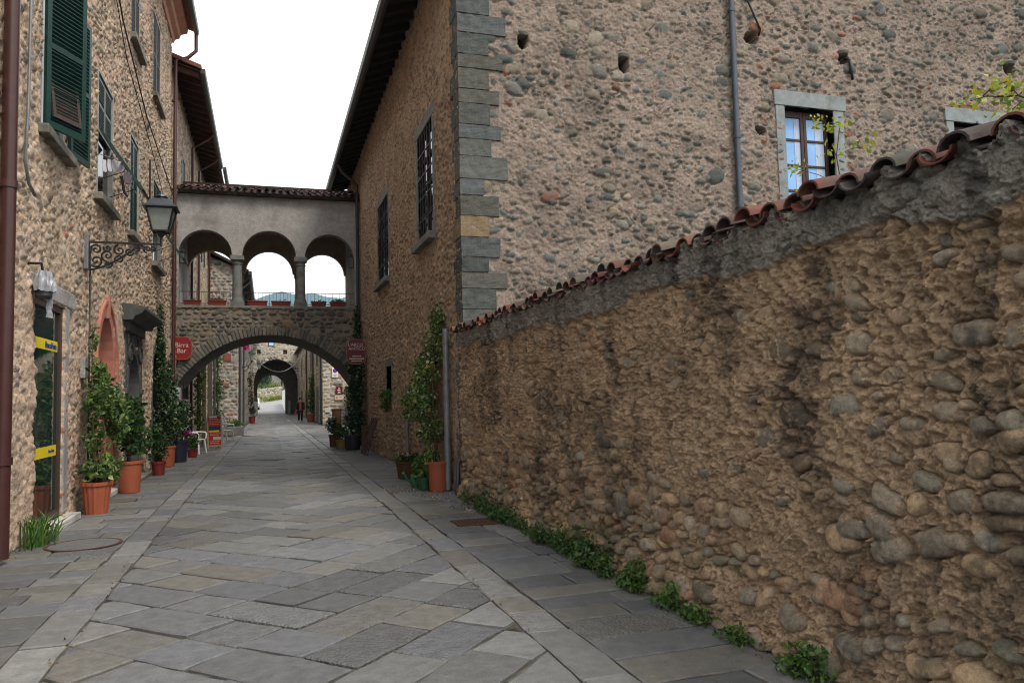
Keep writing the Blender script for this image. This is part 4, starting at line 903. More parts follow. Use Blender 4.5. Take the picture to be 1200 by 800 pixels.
for a, b, c_, d_, e in ((-2.72, -2.64, -.34, .0, ZS), (2.86, 3.03, -.34, 0, ZS), (-2.72, -2.66, -DEP, -.345, 7.7), (2.9, 3.03, -DEP, -.345, 7.7)): m = MB(); m.box(a, b, c_, d_, 4.682, e, FB); m.build('side_pier', M_PLASTER, BR)
def column(u, n, r, zs):
    x, y, _ = FB.p(u, n, 0)
    m = MB(); m.box(u-r*1.35, u+r*1.35, n-r*1.35, n+r*1.35, 4.68, 4.8, FB); m.lathe([(r*1.3, 4.8), (r*1.25, 4.86), (r*1.05, 4.93), (r*1.0, 5.0), (r*.95, zs-.3), (r*1.1, zs-.28), (r*1.1, zs-.24), (r*.95, zs-.22), (r*1.2, zs-.14)], (x, y, 0), 24)
    m.box(u-r*1.35, u+r*1.35, n-r*1.35, n+r*1.35, zs-.14, zs, FB); m.build('column', M_GREYSTONE, BR, smooth='auto')
for u in (-.89, 1.10): column(u, -.17, .155, ZS)
for u in (-.88, 1.12): column(u, -DEP+.12, .085, 6.28)
# tiled roof
m = MB(); q = random.Random(8); u = -2.85
while u < 3.1:
    for (n0, n1, z0, z1) in ((.28, -.62, 8.40, 8.66), (-.55, -1.9, 8.66, 9.03)):
        m.setc([c*kq for kq in [q.uniform(.7, 1.15)] for c in q.choice(TILEC)]); coppo(m, FB, u+q.gauss(0, .008), n0+q.gauss(0, .02), n1, z0+q.gauss(0, .008), z1, .1, .085, -1, seg=6)
        m.setc([c*kq for kq in [q.uniform(.7, 1.15)] for c in q.choice(TILEC)]); coppo(m, FB, u+.115+q.gauss(0, .008), n0+.02+q.gauss(0, .025), n1, z0+.02+q.gauss(0, .01), z1+.02, .09, .075, 1, seg=6)
    u += .23
m.build('tile_roof', M_TILE, BR, smooth='auto')
m = MB(); m.prism([(.2, 8.27), (.22, 8.37), (-1.8, 9.0), (-DEP-.2, 8.44), (-DEP-.2, 8.3), (-1.8, 8.85), (-.4, 8.28)], -2.9, 3.05, FB); m.prism([(-1.86, 8.9), (-1.86, 9.16), (-1.98, 9.16), (-1.98, 8.9)], -2.9, 3.05, FB); m.build('roof_boards', M_WOODDK, BR)
m = MB(); zr = 4.68
for a, b in ((-2.64, -1.1), (-.68, .9), (1.32, 2.86)):
    for z in (5.14, 4.76): m.box(a, b, -.3, -.28, zr+z-4.68, zr+z-4.68+.018, FB)
    k = int((b-a)/.11)
    for i in range(k+1): u = a+(b-a)*i/k; m.box(u-.005, u+.005, -.294, -.284, zr, 5.15, FB)
m.build('railing', M_PIPEDK, BR)
# flower boxes on the parapet (each its own thing) and two little lanterns
def flower_box(u0, u1, label, n):
    c = (u0+u1)/2; t = thing('flower_box', label, 'flower box', FB.p(c, -.1, 4.68), group='flower boxes along the loggia parapet'); hw = (u1-u0)/2
    m = MB(); z0 = 4.683
    m.hexa([FB.p(c-hw*.93, -.17, z0), FB.p(c+hw*.93, -.17, z0), FB.p(c+hw*.93, -.03, z0), FB.p(c-hw*.93, -.03, z0), FB.p(c-hw, -.19, z0+.16), FB.p(c+hw, -.19, z0+.16), FB.p(c+hw, -.01, z0+.16), FB.p(c-hw, -.01, z0+.16)])
    m.box(c-hw-.015, c+hw+.015, -.205, .005, z0+.13, z0+.165, FB); m.build('trough', M_TERRADK, t, bevel=.006)
    if n: leaves('foliage', [(*FB.p(c, -.1, 4.88), hw*.9, .07, .07, n)], .05, [(.06, .06, .03), (.12, .09, .04), (.05, .07, .025)], t, seed=int(c*100)+900)
flower_box(-2.5, -1.98, 'leftmost red flower box on the loggia, at the foot of the left wall', 30); flower_box(-1.76, -1.22, 'red flower box left of the first loggia column with dry stems', 160)
flower_box(-.56, .04, 'red flower box just right of the first loggia column', 20); flower_box(.17, .78, 'red flower box in the middle arch beside the second column', 20)
flower_box(1.44, 1.92, 'red flower box just right of the second loggia column', 40); flower_box(2.05, 2.58, 'rightmost red flower box on the loggia with dried reddish plant', 220)
def lantern(name, u, n, z, label):
    t = thing(name, label, 'lantern', FB.p(u, n, z)); m = MB(); s = .075
    m.box(u-s, u+s, n-s, n+s, z-.02, z, FB); m.box(u-s*1.3, u+s*1.3, n-s*1.3, n+s*1.3, z+.34, z+.37, FB); m.box(u-s*.6, u+s*.6, n-s*.6, n+s*.6, z+.37, z+.46, FB)
    for a in (-1, 1):
        for b in (-1, 1): m.box(u+a*s-.01, u+a*s+.01, n+b*s-.01, n+b*s+.01, z, z+.34, FB)
    m.box(min(u, u+(.09 if u > 0 else -.09)), max(u, u+(.09 if u > 0 else -.09)), n-.02, n+.02, z+.3, z+.33, FB); m.build('frame', M_IRON, t)
    m = MB(); m.box(u-s*.85, u+s*.85, n-s*.85, n+s*.85, z+.002, z+.338, FB); m.build('glass', mat('dark lantern glass', (.1, .1, .1), .2, spec=.5), t)
lantern('wall_lantern', -2.54, -.16, 6.05, 'small black lantern on the left pier inside the loggia'); lantern('wall_lantern', 2.76, -.16, 6.05, 'small black lantern on the right pier inside the loggia')
# hanging shop signs
def blob_sign(name, u, n, z, w_, h_, label, mt):
    t = thing(name, label, 'sign', FB.p(u, n, z)); ou = []; n_ = 48
    for i in range(n_):
        a = 2*math.pi*i/n_; c, s = math.cos(a), math.sin(a); e = .62
        x = math.copysign(abs(c)**e, c)*w_/2; y = math.copysign(abs(s)**e, s)*h_/2; k = 1+.05*math.cos(4*a)*0 - .06*math.exp(-((abs(abs(math.degrees(math.atan2(s, c)))-45) % 90)/9)**2)
        ou.append((u+x*k, z+y*k))
    m = MB(); m.plate(ou, n-.012, n+.012, FB); m.build('plate', mt, t, bevel=.004)
    m = MB(); m.ring([(u+(a-u)*.955, z+(b-z)*.955) for a, b in ou+ou[:1]], [(u+(a-u)*1.02, z+(b-z)*1.02) for a, b in ou+ou[:1]], n-.014, n+.0165, FB); m.build('border', mat('dull red sign rim', (.3, .1, .08), .5), t); return t
t = blob_sign('shop_sign', -2.52, .16, 3.3, .6, .72, 'dark red scalloped hanging sign with pale lettering on the left of the arch', M_RED)
text('lettering', 'Birra\nBar', .2, FB.p(-2.52, .18, 3.3), ROT_F, M_CREAM, t)
m = MB(); m.tube([FB.p(-2.7, .1, 3.7), FB.p(-2.2, .16, 3.7)], .012, 6); m.tube([FB.p(-2.62, .16, 3.7), FB.p(-2.62, .16, 3.58)], .006, 5); m.tube([FB.p(-2.4, .16, 3.7), FB.p(-2.4, .16, 3.58)], .006, 5); m.build('bracket', M_IRON, t)
t = blob_sign('shop_sign', 2.68, 1.9, 3.05, .6, .78, 'maroon hanging sign with white lettering above the right ivy column', M_RED2)
text('lettering', "L'ARCO\n  ANTICO", .135, FB.p(2.66, 1.92, 3.2), ROT_F, M_CREAM, t)
m = MB(); q = random.Random(2)
for z, w_ in ((2.91, .24), (2.83, .42), (2.76, .3)):
    x = 2.68-w_/2
    while x < 2.68+w_/2: l = q.uniform(.02, .045); m.box(x, x+l, 1.913, 1.9165, z-.018, z+.018, FB); x += l+.012
m.build('small_print', M_CREAM, t)
m = MB(); m.tube([FB.p(3.05, 1.9, 3.5), FB.p(2.4, 1.9, 3.5)], .012, 6); m.tube([FB.p(2.5, 1.9, 3.5), FB.p(2.5, 1.9, 3.4)], .006, 5); m.tube([FB.p(2.84, 1.9, 3.5), FB.p(2.84, 1.9, 3.4)], .006, 5); m.build('bracket', M_IRON, t)
# ================================================================== beyond the bridge
M_FARSTONE = mat('far rubble', attr=True, rough=.95, var=.25, vs=14, bump=.006, bs=40, bump2=.01, bs2=9, spec=.15)
def simple_wall(name, fr, u0, u1, z0, z1, step, seed, pal, mcol, parent, mk=None, **kw):
    U = np.linspace(u0, u1, int((u1-u0)/step)+1); V = np.linspace(z0, z1, int((z1-z0)/step)+1)
    H, C, _ = rubble(U, V, seed, pal, mcol, **kw)
    return wall_mesh(name, fr, U, V, H, C, mk(U, V) if mk else None, .25, M_FARSTONE, parent)
GREYS = [(.3, .29, .27), (.24, .235, .22), (.36, .34, .31), (.19, .185, .175), (.32, .28, .23)]
TANS = [(.3, .25, .19), (.25, .21, .17), (.34, .29, .22), (.2, .18, .15)]
# house B continues the left row
HB = thing('row_house', 'lower tan house with deep dark eave behind the loggia on the left', 'house', (-2.7, 31, 0))
simple_wall('wall', FL, 24.55, 41, 0, 11.9, .05, 61, TANS, (.42, .33, .24), HB, lambda U, V: cellmask(U, V, [(25.6, 26.15, .1, 2.3), (28.2, 29.5, .1, 2.4), (33, 34.1, 8.1, 9.8), (27.4, 28.4, 8.2, 9.9)]), rowh=(.12, .2), hh=(.03, .05), mamp=.02)
m = MB(); m.box(-9, -3.0, 24.6, 41, 0, 11.8); m.build('house_body', M_BODY, HB)
m = MB(); m.prism([(0, 11.9), (.8, 11.66), (.8, 11.7), (0, 11.94)], 24.6, 39.5, FL)
y = 24.7
while y < 39.4: m.prism([(0, 11.72), (.76, 11.5), (.76, 11.66), (0, 11.9)], y, y+.11, FL); y += .62
m.build('eave', M_TERRAROOF, HB)
m = MB(); m.prism([(.8, 11.6), (.82, 11.74), (.95, 11.74), (.93, 11.62), (.87, 11.58)], 24.55, 34.8, FL); m.prism([(.93, 11.56), (.95, 11.7), (1.08, 11.7), (1.06, 11.58), (1.0, 11.54)], 34.8, 39.6, FL); m.build('gutter', M_PIPEDK, HB)
m = MB(); m.setc((.2, .08, .05)); m.prism([(.84, 11.72), (.84, 11.84), (-3.5, 13.4), (-6.5, 11.9), (-6.5, 11.8), (-3.5, 13.25)], 24.5, 39.6, FL); m.build('roof', M_TILE, HB)
for u, z0 in ((33.2, 11.4), (30.2, 0), (39.2, 0)):
    m = MB(); m.tube([FL.p(u, .85, 11.6), FL.p(u, .7, 11.4), FL.p(u, .12, 11.0), FL.p(u, .1, .05)], .05, 8); m.build('downpipe', M_PIPE, HB, smooth='auto')
for (u0, u1, z0, z1) in ((33, 34.1, 8.1, 9.8), (27.4, 28.4, 8.2, 9.9)):
    f = win_frame(FL, u0, u1, z0, z1, HB, wd=.1, dep=(-.2, .04), mt=M_GREYSTONE); shut_closed(FL, u0, u1, z0, z1, f, M_GREEN, n=-.02)
for (u0, u1, z1) in ((25.6, 26.15, 2.3), (28.2, 29.5, 2.4)):
    m = MB(); m.box(u0-.12, u0, -.2, .06, .0, z1, FL); m.box(u1, u1+.12, -.2, .06, 0, z1, FL); m.box(u0-.12, u1+.12, -.2, .065, z1, z1+.2, FL); f = m.build('door_surround', M_SLATE, HB, bevel=.01)
    m = MB(); m.box(u0, u1, -.2, -.14, .0, z1, FL); m.build('door', mat('black green door'), f)
for u in (35.2, 36.6): m = MB(); m.tube([FL.p(u, .07, 7.6), FL.p(u, .07, 8.8)], .03, 6); m.build('wall_tie', M_IRON, HB)
# grey stone house that steps out into the street
YL = 39.6; FLF = Fr((0, YL, 0), (1, 0, 0), (0, -1, 0)); XL = -1.32; FLS = Fr((XL, 0, 0), (0, 1, 0), (1, 0, 0))
HL = thing('grey_house', 'grey stone gabled house projecting into the street behind the bridge', 'house', (XL, YL, 0))
U = np.linspace(-5, XL, 110); V = np.linspace(0, 10, 300); A_, B_ = np.meshgrid((U[:-1]+U[1:])/2, (V[:-1]+V[1:])/2)
H, C, _ = rubble(U, V, 71, GREYS+[(.3, .17, .13)], (.36, .34, .31), rowh=(.13, .22), asp=(1.2, 2.4), hh=(.03, .055), keep=.92, rake=.025, mamp=.012)
wall_mesh('wall', FLF, U, V, H, C, B_ < 8.1+(XL-A_)*.42, .3, M_FARSTONE, HL)
simple_wall('side_wall', FLS, YL+.02, 86, 0, 8.05, .08, 72, GREYS+TANS, (.4, .34, .27), HL, rowh=(.14, .24), hh=(.03, .05))
m = MB(); m.plate([(-5, 0), (XL-.28, 0), (XL-.28, 8.05), (-5, 9.6)], -46, -.32, FLF); m.build('house_body', M_BODY, HL)
m = MB(); m.plate([(XL+.52, 7.86), (XL+.52, 7.98), (-5.2, 10.3), (-5.2, 10.15)], -46, .35, FLF); m.build('roof', M_WOODDK, HL)
m = MB(); m.prism([(.5, 7.76), (.52, 7.9), (.66, 7.9), (.62, 7.76)], YL-.4, 86, FLS); m.build('gutter', M_PIPEDK, HL)
for u in (39.85, 41.6, 46.5):
    m = MB(); m.tube([FLS.p(u, .6, 7.8), FLS.p(u, .1, 7.3), FLS.p(u, .08, .05)], .055, 8); m.build('downpipe', M_PIPEDK if u != 41.6 else M_PIPEGREY, HL, smooth='auto')
for u in (50, 55.5, 62, 69, 76):
    for z0, z1 in ((.1, 2.3), (4.1, 5.6)):
        m = MB(); m.box(u-.15, u, -.05, .09, z0, z1, FLS); m.box(u+1.1, u+1.25, -.05, .09, z0, z1, FLS); m.box(u-.15, u+1.25, -.05, .095, z1, z1+.16, FLS); f = m.build('door_surround' if z0 < 1 else 'window', M_GREYSTONE, HL)
        m = MB(); m.box(u, u+1.1, .04, .06, z0, z1, FLS); m.build('door' if z0 < 1 else 'shutter', M_SHBROWN if z0 < 1 else M_GREEN, f)
m = MB(); m.box(-1.95, -1.62, -.05, .075, 3.55, 3.9, FLF); m.box(-1.9, -1.72, -.05, .07, 2.3, 2.4, FLF); m.build('brick_patch', mat('old red brick', (.24, .09, .065), .9, var=.25, vs=15), HL)
# right: recess wall, then the stone house with the signs
FRr = Fr((5.6, 0, 0), (0, 1, 0), (-1, 0, 0))
WR = thing('yard_wall', 'low plastered yard wall in the recess beyond the right of the bridge', 'wall', (5.6, 39, 0))
m = MB(); m.box(30.1, 48.6, -.3, 0, 0, 3.2, FRr); m.build('wall', M_BODY, WR)
m = MB(); m.setc((.2, .08, .05)); m.box(30.1, 48.6, -.35, .08, 3.205, 3.3, FRr); m.build('coping', M_TILE, WR)
YS = 48.6; FS = Fr((0, YS, 0), (1, 0, 0), (0, -1, 0)); XS = 3.3; FSS = Fr((XS, 0, 0), (0, 1, 0), (-1, 0, 0))
HS = thing('corner_house', 'pale stone house corner with parking and menu signs right of the far street', 'house', (XS, YS, 0))
PALE = [(.4, .39, .33), (.34, .34, .29), (.45, .42, .35), (.3, .31, .27), (.4, .33, .27)]
simple_wall('wall', FS, XS, 6.2, 0, 6.6, .03, 81, PALE, (.45, .4, .33), HS, rowh=(.16, .3), asp=(1.1, 2.2), hh=(.03, .05), gap=.035, keep=.95)
simple_wall('side_wall', FSS, YS+.02, 86, 0, 6.6, .07, 82, TANS, (.45, .38, .29), HS, rowh=(.14, .24), hh=(.02, .04))
m = MB(); m.box(XS+.28, 9, YS+.3, 86, 0, 6.5); m.build('house_body', M_BODY, HS)
m = MB(); m.setc((.2, .08, .05)); m.prism([(.4, 6.55), (.4, 6.66), (-3.5, 8.2), (-6, 6.7), (-6, 6.6), (-3.5, 8.1)], YS-.3, 86, FSS); m.build('roof', M_TILE, HS)
for u in (YS+.25, 57.0, 66): m = MB(); m.tube([FSS.p(u, .1, 6.5), FSS.p(u, .1, .05)], .055, 8); m.build('downpipe', M_PIPEDK if u < 50 else M_PIPE, HS, smooth='auto')
for u in (52.5, 60, 68, 76):
    for z0, z1 in ((.1, 2.3), (3.8, 5.4)):
        m = MB(); m.box(u-.15, u, -.05, .07, z0, z1, FSS); m.box(u+1.1, u+1.25, -.05, .07, z0, z1, FSS); m.box(u-.15, u+1.25, -.05, .075, z1, z1+.16, FSS); f = m.build('door_surround' if z0 < 1 else 'window', M_GREYSTONE, HS)
        m = MB(); m.box(u, u+1.1, .02, .045, z0, z1, FSS); m.build('door' if z0 < 1 else 'shutter', M_SHBROWN, f)
def plate_sign(name, u0, u1, z0, z1, mt, label):
    t = thing(name, label, 'sign', FS.p((u0+u1)/2, .08, z0)); m = MB(); m.box(u0, u1, .075, .1, z0, z1, FS); m.build('plate', mt, t, bevel=.005); return t
def disc(mb, u, z, r, n0, n1, k=28): mb.plate([(u+math.cos(2*math.pi*i/k)*r, z+math.sin(2*math.pi*i/k)*r) for i in range(k)], n0, n1, FS)
t = plate_sign('parking_sign', 3.87, 4.23, 2.92, 3.52, M_WHITE, 'white no parking plate with blue disc and red ring on the pale corner house')
m = MB(); disc(m, 4.05, 3.33, .14, .1, .104); m.build('red_ring', mat('sign red', (.55, .03, .05), .4), t); m = MB(); disc(m, 4.05, 3.33, .112, .104, .107); m.build('blue_disc', mat('sign blue', (.03, .04, .42), .4), t)
m = MB(); m.plate([(3.965, 3.395), (3.985, 3.415), (4.135, 3.265), (4.115, 3.245)], .107, .11, FS); m.build('red_bar', mat('sign red'), t); m = MB(); m.box(3.95, 4.15, .1, .103, 3.06, 3.09, FS); m.box(3.97, 4.13, .1, .103, 2.99, 3.02, FS); m.build('small_print', M_PIPEGREY, t)
t = plate_sign('notice_plate', 4.08, 4.5, 1.86, 2.36, M_RED2, 'dark red square plate with white figure below the parking plate')
m = MB(); disc(m, 4.28, 2.24, .04, .1, .104, 12); m.plate([(4.18, 2.14), (4.36, 2.16), (4.36, 2.12), (4.2, 2.08)], .1, .104, FS); m.plate([(4.2, 2.05), (4.24, 2.06), (4.38, 1.94), (4.33, 1.93)], .1, .104, FS); m.plate([(4.38, 2.05), (4.34, 2.06), (4.18, 1.94), (4.23, 1.93)], .1, .104, FS); m.build('white_figure', M_WHITE, t)
t = plate_sign('notice_plate', 4.02, 4.54, 1.52, 1.82, M_CREAM, 'cream plate with orange emblem directly under the dark red square plate')
m = MB(); disc(m, 4.14, 1.67, .07, .1, .104, 14); m.box(4.26, 4.48, .1, .104, 1.7, 1.74, FS); m.build('orange_emblem', mat('sign orange', (.6, .2, .04), .5), t)
t = plate_sign('notice_plate', 3.42, 3.76, .78, 1.06, mat('pale grey plate', (.52, .52, .52), .5), 'small pale grey plate low at the corner of the pale house')
t = plate_sign('street_name_plate', 4.0, 4.5, 2.5, 2.62, mat('slate name plate', (.24, .24, .27), .6), 'slim grey marble name plate between parking plate and red plate')

# second arch closing the street
Y2 = 86.0; F2 = Fr((0, Y2, 0), (1, 0, 0), (0, -1, 0))
G2 = thing('far_gateway', 'stone gatehouse with deep dark archway at the end of the street', 'gateway', (1, Y2, 0))
simple_wall('wall', F2, XL-.2, XS+.2, 0, 8.6, .05, 91, GREYS+PALE, (.42, .38, .31), G2, lambda U, V: cellmask(U, V, [(-.93, -.57, 6.55, 7.0), (1.76, 2.12, 6.5, 6.95)], [(1.0, 2.26, -1, 3.4, 2.55)]), rowh=(.16, .3), asp=(1.1, 2), hh=(.03, .06), rake=.03)
def tunnel(name, c, hw, zs, rise, n0, n1, th, mt, parent):
    inn = [(c-hw, 0)]+arc(c, hw, zs, rise, 24)+[(c+hw, 0)]; ou = [(c-hw-th, 0)]+arc(c, hw+th, zs, rise+th, 24)+[(c+hw+th, 0)]; m = MB(); m.ring(inn, ou, n0, n1, F2); return m.build(name, mt, parent)
M_VAULTDK = mat('dark vault masonry', (.085, .075, .068), .95, var=.3, vs=4, bump=.02, bs=12)  # dark masonry tone shared by vault, inner arch and gate body
tunnel('vault', 1.0, 2.24, 3.4, 2.55, -4, .0, .3, M_VAULTDK, G2); tunnel('inner_arch', .54, 1.52, 2.6, 1.85, -6.5, -3.2, 1.6, M_VAULTDK, G2)
m = MB(); m.plate([(-.6-.6, 6.2), (-1.3, 3.4), (-1.4, 8.4), (3.4, 8.4), (3.35, 3.4), (3.0, 5.0), (1, 6.5)], -4, -.26, F2); m.build('gate_body', M_VAULTDK, G2)
m = MB(); m.setc((.2, .08, .05)); m.box(XL-.5, XS+.5, -6, .4, 8.605, 8.8, F2); m.build('roof', M_TILE, G2)
m = MB(); m.box(.23, .83, -.05, .08, 7.36, 7.8, F2); f = m.build('window', M_IRON, G2); m = MB(); m.box(.29, .77, .08, .09, 7.42, 7.74, F2); m.build('pane', mat('pale blue pane', (.35, .6, .9), .2, spec=.5), f)
t = thing('old_bench', 'pale stone block standing inside the dark gateway on the right', 'block', F2.p(2.35, -1, 0)); m = MB(); m.box(2.2, 2.5, -1.2, -.9, 0, 1.5, F2); m.build('block', M_GREYSTONE, t, bevel=.03)
t = thing('stone_bollard', 'worn stone corner block at the left foot of the gateway', 'block', F2.p(-1.0, .3, 0)); m = MB(); m.box(-1.25, -.85, .15, .5, 0, 1.5, F2); m.build('block', M_GREYSTONE, t, bevel=.05)

# ------------------------------------------------------------------ lane and bank beyond the gateway
def tz(x, y): return max(0, (y-90))*(.028+.0035*(x+3)) if y < 126 else 36*(.028+.0035*(min(x, 20)+3))+(y-126)*.06
def sheet(name, xs, ys, zf, mt, kind='structure'):
    m = MB(); k = len(xs)
    m.add([(x, y, zf(x, y)) for y in ys for x in xs], [(j*k+i, j*k+i+1, (j+1)*k+i+1, (j+1)*k+i) for j in range(len(ys)-1) for i in range(k-1)])
    return tag(m.build(name, mt, smooth=True), kind=kind)
sheet('lane', [-5, -3, -1, 1, 3, 5, 8], [88.95+i*2.5 for i in range(17)], lambda x, y: tz(x, y)+.02, mat('pale lane asphalt', (.26, .26, .265), .8, var=.15, vs=2, bump=.004, bs=40))
sheet('bank', [-60+i*6 for i in range(21)], [92+i*8 for i in range(22)], lambda x, y: tz(x, y)-.03-.4*(y < 94), mat('grassy bank', (.07, .11, .025), .95, var=.35, vs=.8, bump=.05, bs=6))
FW = Fr((-6, 127.5, 0), (1, -.12, 0), (.12, -1, 0))
RW = thing('retaining_wall', 'sunlit stone retaining wall across the lane beyond the gateway', 'wall', (0, 127, 0))
simple_wall('wall', FW, 0, 10.0, .2, 3.9, .06, 95, PALE+TANS, (.4, .37, .3), RW, lambda U, V: (np.meshgrid((U[:-1]+U[1:])/2, (V[:-1]+V[1:])/2)[1] < 2.9+.1*np.meshgrid((U[:-1]+U[1:])/2, (V[:-1]+V[1:])/2)[0]), rowh=(.2, .34), hh=(.05, .1), rake=.05)
m = MB(); m.box(0, 10, -1.2, -.26, .2, 3.2, FW); m.build('backing', M_BODY, RW)
t = thing('white_wall', 'white garden wall edge just outside the right side of the far gateway', 'wall', (2.3, 96, 0)); m = MB(); m.box(2.12, 2.5, 93.2, 112, .02, 2.9); m.build('wall', M_WHITE, t, bevel=.02); m = MB(); m.setc((.2, .08, .05)); m.box(2.08, 2.55, 93.1, 112, 2.905, 3.0); m.build('coping', M_TILE, t)
def bush(name, label, cat, x, y, z, rx, ry, rz, n, size, pal, seed, group=None, trunk=0):
    t = thing(name, label, cat, (x, y, z), group=group); q = random.Random(seed)
    bl = [(x+q.gauss(0, rx*.45), y+q.gauss(0, ry*.45), z+trunk+rz*.6+q.gauss(0, rz*.3), rx*.55, ry*.55, rz*.5, n//7) for _ in range(7)]
    leaves('crown' if trunk else 'foliage', bl, size, pal, t, seed=seed)
    m = MB(); m.tube([(x, y, z-.1), (x+.05*rx, y, z+trunk*.6), (x-.04*rx, y, z+trunk+rz*.8)], [.05+.06*trunk*.5, .04+.05*trunk*.5, .02], 7)
    for k in range(4): a = k*1.6+seed; m.tube([(x, y, z+trunk*.7), (x+math.cos(a)*rx*.5, y+math.sin(a)*ry*.5, z+trunk+rz*.7)], [.03+.02*trunk, .012], 5)
    m.build('trunk' if trunk else 'stems', M_STEM, t); return t
bush('flowering_shrub', 'bright yellow green shrub at the foot of the retaining wall', 'shrub', .5, 125.4, tz(.5, 125), 1.9, .7, 1.0, 2600, .13, PAL_YL+PAL_LT, 3)
bush('hedge', 'yellow green hedge spilling over the top of the retaining wall', 'hedge', .9, 128.4, 2.9, 2.0, .8, 1.3, 2600, .14, PAL_LT+PAL_YL[1:2], 4)
bush('hedge', 'dark narrow ivy column at the right end of the retaining wall', 'hedge', 3.0, 126.2, 1.7, .5, .5, 2.6, 1600, .13, PAL_DK+PAL_MD, 5)
bush('shrub', 'pale green bush at the left end of the retaining wall', 'shrub', -1.7, 127.5, 1.6, .8, .8, 1.9, 1500, .13, PAL_LT, 6)
bush('tree', 'dark evergreen tree behind the retaining wall on the left', 'tree', -.8, 136, 3.0, 2.4, 2.4, 4.2, 5200, .24, PAL_DK, 7, trunk=1.0)
bush('tree', 'broad mid green tree behind the hedge', 'tree', 2.6, 142, 3.3, 3.0, 2.6, 4.6, 5200, .26, PAL_MD+PAL_DK, 8, trunk=1.2)
bush('tree', 'light green tree at the right beyond the white wall', 'tree', 5.8, 134, 3.3, 2.2, 2.2, 4.4, 4200, .24, PAL_MD+PAL_LT, 9, trunk=1.2)
bush('tree', 'tall dark tree farthest behind the retaining wall', 'tree', 1.0, 156, 4.5, 5, 3, 6.5, 6000, .36, PAL_DK+PAL_MD[:1], 10, trunk=1.5)
t = thing('far_cottage', 'small pale cottage half hidden among the trees up the bank', 'house', (1.6, 139, 2.8)); m = MB(); m.box(.9, 2.4, 138, 141, 2.5, 6.3); m.build('wall', M_PLASTER, t); m = MB(); m.setc((.2, .09, .06)); m.prism([(-.9, 6.3), (0, 6.8), (.9, 6.3)], 137.8, 141.2, Fr((1.65, 0, 0), (0, 1, 0), (1, 0, 0))); m.build('roof', M_TILE, t)
# distant blue mountains
m = MB(); q = random.Random(5); xs = [-2600+i*65 for i in range(81)]; ys = [2700, 2900, 3150, 3500, 4200]
def mz(x, y): k = (y-2700)/800; return 0 if k <= 0 else min(1, k)*(440+45*math.sin(x*.0031)+22*math.sin(x*.011+1)+10*math.sin(x*.037))
sheet('mountains', xs, ys, mz, mat('forested mountain slopes', (.03, .06, .05), .95, var=.3, vs=.02))
# ================================================================== plants, pots, furniture
def pot(t, c, r0, r1, h, mt, flute=0, rim=.05, n=28):
    m = MB(); m.lathe([(r0*.98, .004), (r0, .02), (r1*.97, h-rim), (r1*1.07, h-rim), (r1*1.08, h-.005), (r1*1.0, h), (r1*.93, h-.01), (r1*.9, h-.06)], c, n if not flute else 56, flute=flute, nf=16); m.build('pot', mt, t, smooth='auto')
    m = MB(); m.lathe([(r1*.9, h-.07), (r1*.88, h-.045), (0, h-.03)], c, 18); m.build('soil', M_SOIL, t)
def stems(t, c, h, tips, r=.012, seed=0):
    q = random.Random(seed); m = MB()
    for x, y, z in tips:
        b = Vector((c[0]+q.uniform(-.06, .06), c[1]+q.uniform(-.06, .06), c[2]+h-.05)); e = Vector((x, y, z)); mid = (b+e)/2+Vector((q.gauss(0, .05), q.gauss(0, .05), q.uniform(0, .1)))
        m.tube([b, (b+mid)/2+Vector((q.gauss(0, .02), q.gauss(0, .02), 0)), mid, (mid+e)/2, e], [r, r*.9, r*.75, r*.6, r*.3], 6)
    m.build('stem', M_STEM, t, smooth=True)
def plant(name, label, cat, c, r0, r1, h, mt, blobs, size, pal, seed, tips, flute=0, group=None, shell=.5):
    t = thing(name, label, cat, c, group=group); pot(t, c, r0, r1, h, mt, flute); stems(t, c, h, tips, seed=seed)
    bl = [(c[0]+a, c[1]+b, c[2]+z, rx, ry, rz, n) for a, b, z, rx, ry, rz, n in blobs]; leaves('foliage', bl, size, pal, t, seed=seed, shell=shell); return t
plant('potted_climber', 'tall leafy climber in a fluted terracotta pot by the pink arch', 'potted plant', (-2.38, 12.75, 0), .15, .2, .47, M_TERRA,
      [(.0, .3, 1.7, .22, .5, .36, 760), (.05, .95, 1.55, .22, .55, .34, 700), (.04, 1.25, 1.25, .2, .4, .28, 380), (-.05, .15, 1.1, .16, .26, .35, 260), (.05, .1, .66, .28, .38, .2, 560), (.12, .5, .6, .12, .14, .16, 120), (-.05, .35, 2.1, .12, .34, .2, 150), (-.1, .9, 2.0, .1, .3, .18, 130), (-.12, .3, 2.55, .06, .2, .25, 50)], .085, PAL_MD+PAL_LT+[(.3, .34, .16)], 101,
      [(-2.4, 12.8, 1.9), (-2.5, 12.95, 2.8), (-2.35, 13.25, 1.5), (-2.38, 12.75, 1.2), (-2.5, 13.2, 2.2)], flute=.04)
plant('potted_shrub', 'round dark green shrub in a tall terracotta pot beside the pink arch', 'potted plant', (-2.36, 15.5, 0), .17, .21, .57, M_TERRA,
      [(0, .1, 1.1, .32, .46, .36, 1100), (.0, .1, 1.45, .24, .36, .26, 520), (.05, .3, .82, .28, .4, .2, 480)], .085, PAL_MD+PAL_DK+PAL_LT[2:3], 102, [(-2.36, 15.5, 1.8), (-2.3, 15.7, 1.3), (-2.45, 15.3, 1.4)])
plant('potted_plant', 'small bushy plant in a dark red pot before the far grey doorway', 'potted plant', (-2.3, 18.95, 0), .12, .15, .3, M_TERRADK,
      [(0, 0, .62, .24, .3, .3, 520), (-.05, -.1, .92, .2, .25, .28, 380)], .075, PAL_DK+PAL_MD[:2], 103, [(-2.3, 18.95, .9), (-2.4, 18.8, 1.05)])
